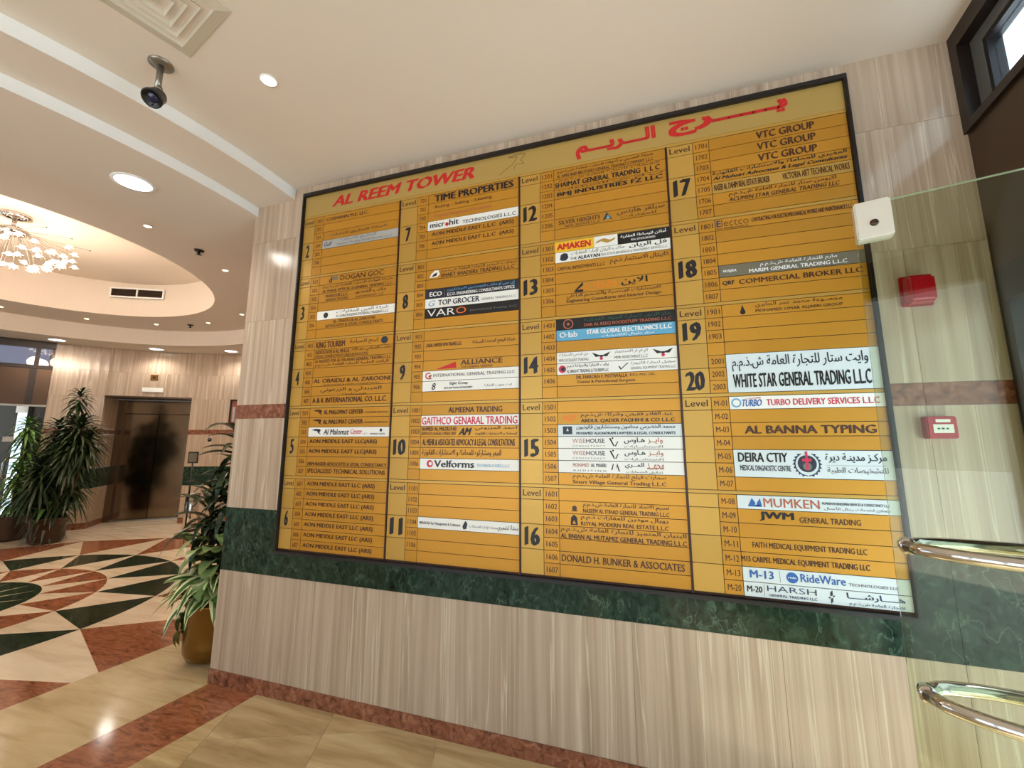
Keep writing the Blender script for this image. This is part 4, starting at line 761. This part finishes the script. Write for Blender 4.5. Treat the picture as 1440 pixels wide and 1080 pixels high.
P_(3, 1, 4, [T('WAJBA', .03, .13, .3, .6, 't_white', .01, .2), T('\u0645\u0627\u0631\u0645 '+AR['gt'], .30, .82, .52, .9, 't_white', 0), T('MARIM GENERAL TRADING L.L.C', .22, .88, .14, .44, 't_white', .01)], 'p_grey')
P_(3, 1, 5, [T('QRF', .02, .11, .28, .68, 't_black', .03), T('COMMERCIAL BROKER LLC', .14, .97, .28, .70, 't_brown', .015)])
P_(3, 2, 0, [disc(.15, .3, .2, 't_black'), Pz([(.135, .4), (.15, .9), (.165, .4)], 't_black'), T('\u0645\u062c\u0645\u0640\u0640\u0648\u0639\u0629 \u0645\u062d\u0645\u062f \u0639\u0645\u0631 \u0627\u0644\u062c\u0627\u0628\u0631\u064a', .24, .82, .5, .95, 't_brown', 0), T('MOHAMED OMAR ALJABRI GROUP', .24, .82, .12, .42, 't_brown', .01)])
P_(3, 2, 4, [T(AR['ws']+AR['gt'], .04, .93, .54, .93, 't_dark', .005), T('WHITE STAR GENERAL TRADING L.L.C', .04, .935, .12, .48, 't_black', .03)], 'p_cool', 3)
P_(3, 3, 0, [disc(.05, .5, .36, 't_sky'), disc(.05, .5, .24, 'p_white'), T('TURBO', .09, .225, .2, .75, 't_blue', .03, .3), Pz([(.10, .8), (.22, .88), (.22, .8)], 't_red'), T('TURBO DELIVERY SERVICES L.L.C', .255, .965, .25, .72, 't_pink', .015)], 'p_white')
P_(3, 3, 2, [T('AL BANNA TYPING', .09, .925, .17, .78, 't_brown', .03)])
P_(3, 3, 4, [T('DEIRA CTIY', .03, .36, .55, .9, 't_black', .025), T('MEDICAL DIAGNOSTIC CENTRE', .04, .375, .24, .44, 't_dark', .02),
             Pz([[(.48+sg*a_*math.cos(t0_), .5+b_*math.sin(t0_)) for a_, b_, t0_ in ((.072, .38, t_), (.094, .47, t_+.10), (.078, .41, t_+.34))] for sg in (-1, 1) for t_ in [math.radians(q) for q in range(-75, 60, 17)]], 't_navy'),
             Pz([[(.48+sg*.074*math.cos(t_), .5+.39*math.sin(t_)), (.48+sg*.080*math.cos(t_), .5+.42*math.sin(t_)), (.48+sg*.080*math.cos(t_+.3), .5+.42*math.sin(t_+.3)), (.48+sg*.074*math.cos(t_+.3), .5+.39*math.sin(t_+.3))] for sg in (-1, 1) for t_ in [math.radians(q) for q in range(-88, 55, 17)]], 't_navy'),
             disc(.48, .52, .30, 't_dark', 20, 5.0), disc(.48, .42, .14, 't_grey', 14, 5.0), Pz([(.472, .3), (.488, .3), (.488, .95), (.472, .95)], 't_pink'), Pz([(.45, .6), (.51, .6), (.51, .7), (.45, .7)], 't_pink'),
             T('\u0645\u0631\u0643\u0640\u0632 \u0645\u062f\u064a\u0646\u0640\u0629 \u062f\u064a\u0631\u0629', .595, .96, .56, .9, 't_dark', .015), Pz([(.60, .47), (.96, .47), (.96, .478), (.60, .478)], 't_grey'), T('\u0644\u0644\u062a\u0634\u062e\u064a\u0635\u0627\u062a \u0627\u0644\u0637\u0628\u064a\u0629', .60, .96, .18, .42, 't_grey', .005)], 'p_cool', 2)
P_(3, 4, 0, [Pz([[(.07, .2), (.10, .8), (.125, .45), (.10, .2)], [(.13, .45), (.155, .8), (.165, .2), (.135, .2)], [(.10, .2), (.115, .35), (.15, .35), (.14, .2)]], 't_blue'), T('MUMKEN', .175, .53, .2, .82, 't_rust', .0), T('MUMKEN BUSINESSMEN SERVICES & CONSULTANCY L.L.C', .545, .94, .52, .7, 't_dark', .02), T('\u0645\u0645\u0643\u0646 \u0644\u062e\u062f\u0645\u0627\u062a \u0631\u062c\u0627\u0644 \u0627\u0644\u0623\u0639\u0645\u0627\u0644', .555, .94, .15, .42, 't_grey', .01)], 'p_cool')
P_(3, 4, 1, [T('JWM', .14, .365, .22, .88, 't_black', .04), T('GENERAL TRADING', .395, .765, .22, .62, 't_brown', .015)])
P_(3, 4, 3, [T('FAITH MEDICAL EQUIPMENT TRADING LLC', .08, .78, .28, .74, 't_brown', .02)])
P_(3, 4, 4, [T('M15 CARPEL MEDICAL EQUIPMENT TRADING LLC', .00, .785, .28, .74, 't_brown', .03)])
P_(3, 4, 5, [T('M-13', .045, .20, .28, .82, 't_blue', .02), Pz([(.237, .12), (.24, .12), (.24, .88), (.237, .88)], 't_grey'), disc(.315, .5, .36, 't_blue', 18, 9.8), T('ride', .29, .34, .45, .58, 't_white', 0), T('RideWare', .365, .635, .28, .82, 't_blue', .01), T('TECHNOLOGIES LLC', .65, .93, .3, .48, 't_grey', .01)], 'p_cool')
P_(3, 4, 6, [T('M-20', .02, .12, .32, .75, 't_black', .02), Pz([(.13, .15), (.133, .15), (.133, .9), (.13, .9)], 't_grey'), T('HARSH', .15, .455, .48, .86, 't_navy', -.005), T('GENERAL TRADING LLC', .16, .455, .15, .32, 't_navy', .01),
             Pz([[(.52, .4), (.535, .4), (.535, .75), (.55, .95), (.55, .6), (.535, .55)], [(.565, .6), (.55, .6), (.55, .25), (.535, .05), (.535, .4), (.55, .45)]], 't_dark'), T('\u0647\u0640\u0640\u0640\u0640\u0627\u0631\u0634\u0640\u0640\u0640\u0640\u0627', .63, .955, .4, .88, 't_navy', .01), T('\u0644\u0644\u062a\u062c\u0627\u0631\u0629 \u0627\u0644\u0639\u0627\u0645\u0629 \u0634.\u0630.\u0645.\u0645', .64, .95, .06, .32, 't_navy', 0)], 'p_cool')
ROOM = {}
for c in range(4):
    for b in range(5):
        lv = 2+c*5+b
        nums = [str(lv*100+1+k) for k in range(6)]+['']
        if (c, b) in ((0, 2), (0, 3), (0, 4), (2, 3), (2, 4), (3, 0), (3, 1)): nums[6] = str(lv*100+7)
        if (c, b) == (3, 2): nums = ['1901', '1902', '1903', '', '2001', '2002', '2003']
        if (c, b) == (3, 3): nums = ['M-0%d' % k for k in range(1, 8)]
        if (c, b) == (3, 4): nums = ['M-08', 'M-09', 'M-10', 'M-11', 'M-12', 'M-13', 'M-20']
        ROOM[c, b] = nums
for c in range(4):
    xa, xb_, xc, xd = COLX[c]
    for b in range(5):
        zb = lambda r: rowz(b, r)
        # separator strip under the block
        if b < 4: bbox('separator_strip', xa+g, xd-g, rowz(b, 6)-(PITCH_B-7*RH)+g, rowz(b, 6)-g, 'gold_light', YF, YP)
        # level plates: one row, two rows, two rows, two rows
        cells = [(0, 1), (1, 3), (3, 5), (5, 7)]; big = {3: str(2+c*5+b)}
        if (c, b) == (3, 2): big = {1: '19', 5: '20'}
        if c == 3 and b > 2: big = {}
        for r0, r1 in cells:
            z0, z1 = rowz(b, r1-1), rowz(b, r0)+RH; p = bbox('level_plate', xa+g, xb_-g, z0+g, z1-g, 'gold_light', YF, YP)
            R_ = (xa, xb_, z0, z1)
            if r0 == 0 and not (c == 3 and b == 4): text('Level', .10, .88, .28, .80, 't_brown', p, YF-0.0006, R_, .0)
            if r0 in big:
                s = big[r0]; text(s, .34 if len(s) == 1 else .16, .66 if len(s) == 1 else .84, .12, .90, 't_black', p, YF-0.0006, R_, .05)
        for r in range(7):
            z0 = rowz(b, r); p = bbox('room_plate', xb_+g, xc-g, z0+g, z0+RH-g, 'gold', YF, YP); R_ = (xb_, xc, z0, z0+RH)
            s = ROOM[c, b][r]
            if s: text(s, .16 if len(s) > 3 else .22, .88 if len(s) > 3 else .78, .28, .72, 't_brown', p, YF-0.0006, R_, .0)
        r = 0
        while r < 7:
            m, span, els = PL.get((c, b, r), ('gold', 1, []))
            z0, z1 = rowz(b, r+span-1), rowz(b, r)+RH; R_ = (xc, xd, z0, z1)
            p = bbox('name_plate', xc+g, xd-g, z0+g, z1-g, m, YF-(0.0015 if m[0] == 'p' else 0), YP)
            if m not in ('gold',): p['label'] = {'p_white': 'white name plate', 'p_cool': 'pale grey name plate', 'p_black': 'black name plate', 'p_navy': 'dark navy name plate', 'p_blue': 'light blue name plate',
                                                 'p_silver': 'silver name plate', 'p_grey': 'grey brown name plate', 'gold_light': 'gold plate with crowded lettering'}[m]
            yy = YF-0.0015 if m[0] == 'p' else YF
            for k, e in enumerate(els):
                if e[0] == 'T': text(e[1], e[2], e[3], e[4], e[5], e[6], p, yy-0.0012, R_, e[7], e[8])
                else: poly(e[1], e[2], p, yy-0.0004-0.00015*k, R_)
            r += span
text('AL REEM TOWER', .072, .405, .25, .78, 't_red', hd, YF-0.0006, HR, .035, .25)
text('\u0628\u0640\u0640\u0640\u0640\u0640\u0631\u062c', .755, .928, .22, .85, 't_red', hd, YF-0.0006, HR, .03)
text('\u0627\u0644\u0640\u0640\u0640\u0631\u064a\u0640\u0640\u0640\u0645', .600, .735, .12, .88, 't_red', hd, YF-0.0006, HR, .03)
flush_text()
# thin outline bird emblem on the header
def seg(pts, wdt, m, parent, yf, name='emblem'):
    v, f = [], []
    for (x0, z0), (x1, z1) in zip(pts, pts[1:]):
        d = Vector((x1-x0, z1-z0)).normalized(); nx, nz = -d.y*wdt, d.x*wdt; b = len(v)
        v += [(x0+nx, 0, z0+nz), (x1+nx, 0, z1+nz), (x1-nx, 0, z1-nz), (x0-nx, 0, z0-nz)]; f.append((b, b+1, b+2, b+3))
    lc_ = board.location+parent.location
    return mesh(name, [(x-lc_.x, yf-lc_.y, z-lc_.z) for x, _, z in v], f, m, parent)
ex, ez = -0.80, 3.035
seg([(ex, ez), (ex+.05, ez+.035), (ex+.08, ez+.05), (ex+.11, ez+.095), (ex+.055, ez+.10), (ex+.10, ez+.11), (ex+.16, ez+.105), (ex+.13, ez+.07), (ex+.15, ez+.045), (ex+.10, ez+.05), (ex+.09, ez+.02)], 0.0012, 't_brown', hd, YF-0.0005)

# ================================================================== PLANTS
def leaf_mesh(name, L, Wd, droop, m, fold=0.25, n=7, tipp=1.0):
    """strap leaf along +x, arching up then drooping"""
    v, f, uv = [], [], []
    for i in range(n+1):
        t_ = i/n; x = L*t_*(1-0.18*droop*t_*t_); z = L*(0.30*t_-droop*t_*t_*0.75); wd = Wd*(math.sin(PI*min(1, t_*0.93+0.07))**0.75) if i < n else 0.001
        v += [(x, -wd/2, z+wd*fold), (x, 0, z), (x, wd/2, z+wd*fold)]; uv += [(0, t_), (0.5, t_), (1, t_)]
    for i in range(n):
        a = 3*i; f += [(a, a+1, a+4, a+3), (a+1, a+2, a+5, a+4)]
    me = bpy.data.meshes.new(name); me.from_pydata(v, [], f)
    for p in me.polygons: p.use_smooth = True
    ul = me.uv_layers.new()
    for lp in me.loops: ul.data[lp.index].uv = uv[lp.vertex_index]
    me.materials.append(M[m]); return me
def put_leaf(me, parent, loc, az, tilt, sc=1.0, roll=0.0):
    Lf = max(v.co.x for v in me.vertices); px = parent.location.x+loc[0]; py = parent.location.y+loc[1]
    for _ in range(12):                                # keep the leaf out of the board wall
        if px+Lf*sc*math.cos(az) > XL-0.075 and parent.location.x > -4: sc *= 0.88
        else: break
    o = bpy.data.objects.new('leaf', me); o.location = loc; o.rotation_euler = (roll, -tilt, az); o.scale = (sc, sc, sc); return link(o, parent)
# -- near plant in brass pot
pot = (-3.03, 2.46)
t = tag(empty('potted_plant', (pot[0], pot[1], 0)), 'tall mixed foliage plant in a brass pot at the end of the board wall', 'plant')
lathe('pot', [(0, 0.0), (0.135, 0.0), (0.175, 0.02), (0.195, 0.06), (0.20, 0.12), (0.20, 0.36), (0.207, 0.365), (0.207, 0.385), (0.19, 0.385), (0.185, 0.33), (0, 0.33)], 'brass_pot', t, n=40)
lathe('soil', [(0, 0.345), (0.184, 0.34)], 'soil', t, n=20)
R2 = random.Random(11)
canes = [((-0.02, 0.03), (-0.03, 0.05), 1.52), ((0.06, -0.02), (0.03, 0.03), 1.22), ((-0.09, -0.04), (-0.14, -0.03), 0.98)]
for (ax_, ay_), (bx_, by_), h in canes: tube('stem', [(ax_, ay_, 0.33), ((ax_+bx_)/2+0.01, (ay_+by_)/2, h*0.6), (bx_, by_, h)], 0.013, 'stem', t, n=8)
dk = [leaf_mesh('leaf_dark', 0.34, 0.066, d, 'leaf_dark') for d in (0.5, 0.9, 1.3)]
vg = [leaf_mesh('leaf_striped', 0.36, 0.078, d, 'leaf_varieg') for d in (0.5, 0.95, 1.4)]
ph = [leaf_mesh('leaf_broad', 0.17, 0.12, d, 'leaf_pothos', 0.12) for d in (0.5, 1.0, 1.5)]
md = [leaf_mesh('leaf_mid', 0.28, 0.050, d, 'leaf_mid') for d in (0.6, 1.0, 1.4)]
for ci, (_, (bx_, by_), h) in enumerate(canes):
    for k in range(26 if ci < 2 else 18):
        z = h-0.30*(k/26)+0.03; az = k*2.399+ci; put_leaf(dk[k % 3], t, (bx_, by_, z), az, 0.9-0.055*k+R2.uniform(-.15, .15), R2.uniform(0.75, 1.05))
for k in range(44):      # mid-height dark tufts
    put_leaf(dk[k % 3], t, (-0.08+R2.uniform(-.09, .07), R2.uniform(-.05, .05), 0.60+0.014*k), k*2.399, R2.uniform(-0.1, 0.8), R2.uniform(0.6, 0.85))
for k in range(84):      # pothos collar
    a = k*2.399; rr = R2.uniform(0.06, 0.21); put_leaf(ph[k % 3], t, (rr*math.cos(a), rr*math.sin(a), 0.40+R2.uniform(0, 0.46)), a, R2.uniform(-0.3, 0.9), R2.uniform(0.7, 1.15), R2.uniform(-.5, .5))
for k in range(30):      # striped strap leaves over the rim
    a = PI+0.9+(k % 15)*0.22-1.6+R2.uniform(-.1, .1); put_leaf(vg[k % 3], t, (0.10*math.cos(a), 0.10*math.sin(a), 0.40+0.10*(k//15)+R2.uniform(0, .05)), a, R2.uniform(-0.1, 0.55), R2.uniform(0.65, 0.98), R2.uniform(-.4, .4))
for k in range(14):      # trailing leaves
    a = PI+0.5*R2.uniform(-1, 1)+0.4; put_leaf(ph[2], t, (0.21*math.cos(a), 0.21*math.sin(a), 0.40-0.018*k), a, -0.6, 0.55, R2.uniform(-.5, .5))
pk = leaf_mesh('leaf_peach', 0.12, 0.075, 0.6, 'leaf_peach', 0.1)
for a in (3.6, 4.1): o = put_leaf(pk, t, (-0.10, -0.08, 0.66), a, 0.3, 0.9); o['label'] = 'peach coloured leaf'
# -- far palms
def palm(name, loc, potmat, heads, label, m1, seed, stuffn):
    t = tag(empty(name, loc), label, 'plant'); rr = random.Random(seed)
    lathe('pot', [(0, 0), (0.17, 0), (0.195, 0.03), (0.205, 0.10), (0.205, 0.33), (0.213, 0.34), (0.213, 0.36), (0.195, 0.36), (0.19, 0.29), (0, 0.29)], potmat, t, n=32)
    lathe('soil', [(0, 0.30), (0.189, 0.299)], 'soil', t, n=16)
    v, f = [], []
    for hx, hy, hz, hr, n in heads:
        tube('stem', [(hx*0.25, hy*0.25, 0.29), (hx*0.7, hy*0.7, hz*0.55), (hx, hy, hz)], 0.018, 'stem', t, n=7)
        for k in range(n):
            az = k*2.399+rr.uniform(-.2, .2); q = k/n; tilt = 1.1-1.9*q; L_ = hr*rr.uniform(0.8, 1.1); Wd = 0.034+0.012*rr.random(); z0 = hz+0.12-0.34*q*hr/0.4
            b = len(v); cz, sz = math.cos(az), math.sin(az); N_ = 4
            for i in range(N_+1):
                s = i/N_; x = L_*s*math.cos(tilt)*(1-0.1*s); z = z0+L_*(s*math.sin(tilt)-0.55*s*s); wd = Wd*math.sin(PI*(0.1+0.88*s)) if i < N_ else 0.002
                for sd_ in (-1, 0, 1): v.append((hx+cz*x-sz*wd/2*sd_, hy+sz*x+cz*wd/2*sd_, z+abs(sd_)*wd*0.2))
            for i in range(N_): a = b+3*i; f += [(a, a+1, a+4, a+3), (a+1, a+2, a+5, a+4)]
    o = mesh('foliage', v, f, m1, t, smooth=True); o['kind'] = 'stuff'
    return t
pp = palm('potted_palm', (-8.62, 4.10, 0), 'pot_dark', [(0.16, 0.06, 2.08, 0.24, 50), (0.24, 0.08, 1.62, 0.44, 140), (0.40, 0.14, 1.45, 0.34, 80), (-0.12, 0.0, 1.60, 0.36, 80), (-0.02, 0.12, 1.66, 0.30, 80), (-0.20, 0.06, 1.34, 0.34, 100), (0.26, 0.0, 1.34, 0.38, 120), (0.02, -0.18, 1.02, 0.38, 110), (-0.18, -0.14, 0.86, 0.36, 90), (0.16, 0.14, 0.84, 0.36, 90), (0.0, 0.0, 0.62, 0.38, 90)],
     'tall dark dracaena in a bronze pot against the curved wall', 'leaf_dark', 5, 0)
R3 = random.Random(21)
for k in range(22):
    a = R3.uniform(0, 2*PI); put_leaf(md[k % 3], pp, (0.10*math.cos(a), 0.10*math.sin(a), 0.32+R3.uniform(0, .25)), a, R3.uniform(0.2, 1.0), R3.uniform(0.8, 1.3), 0)
palm('potted_palm', (-9.36, 4.02, 0), 'pot_dark', [(0.0, 0.0, 1.66, 0.26, 60), (-0.05, 0.05, 1.30, 0.28, 60), (0.05, -0.05, 0.95, 0.28, 60), (0.0, 0.0, 0.62, 0.28, 50)],
     'lighter green leafy plant behind the dracaena, beside the glazed entrance', 'leaf_mid', 9, 0)
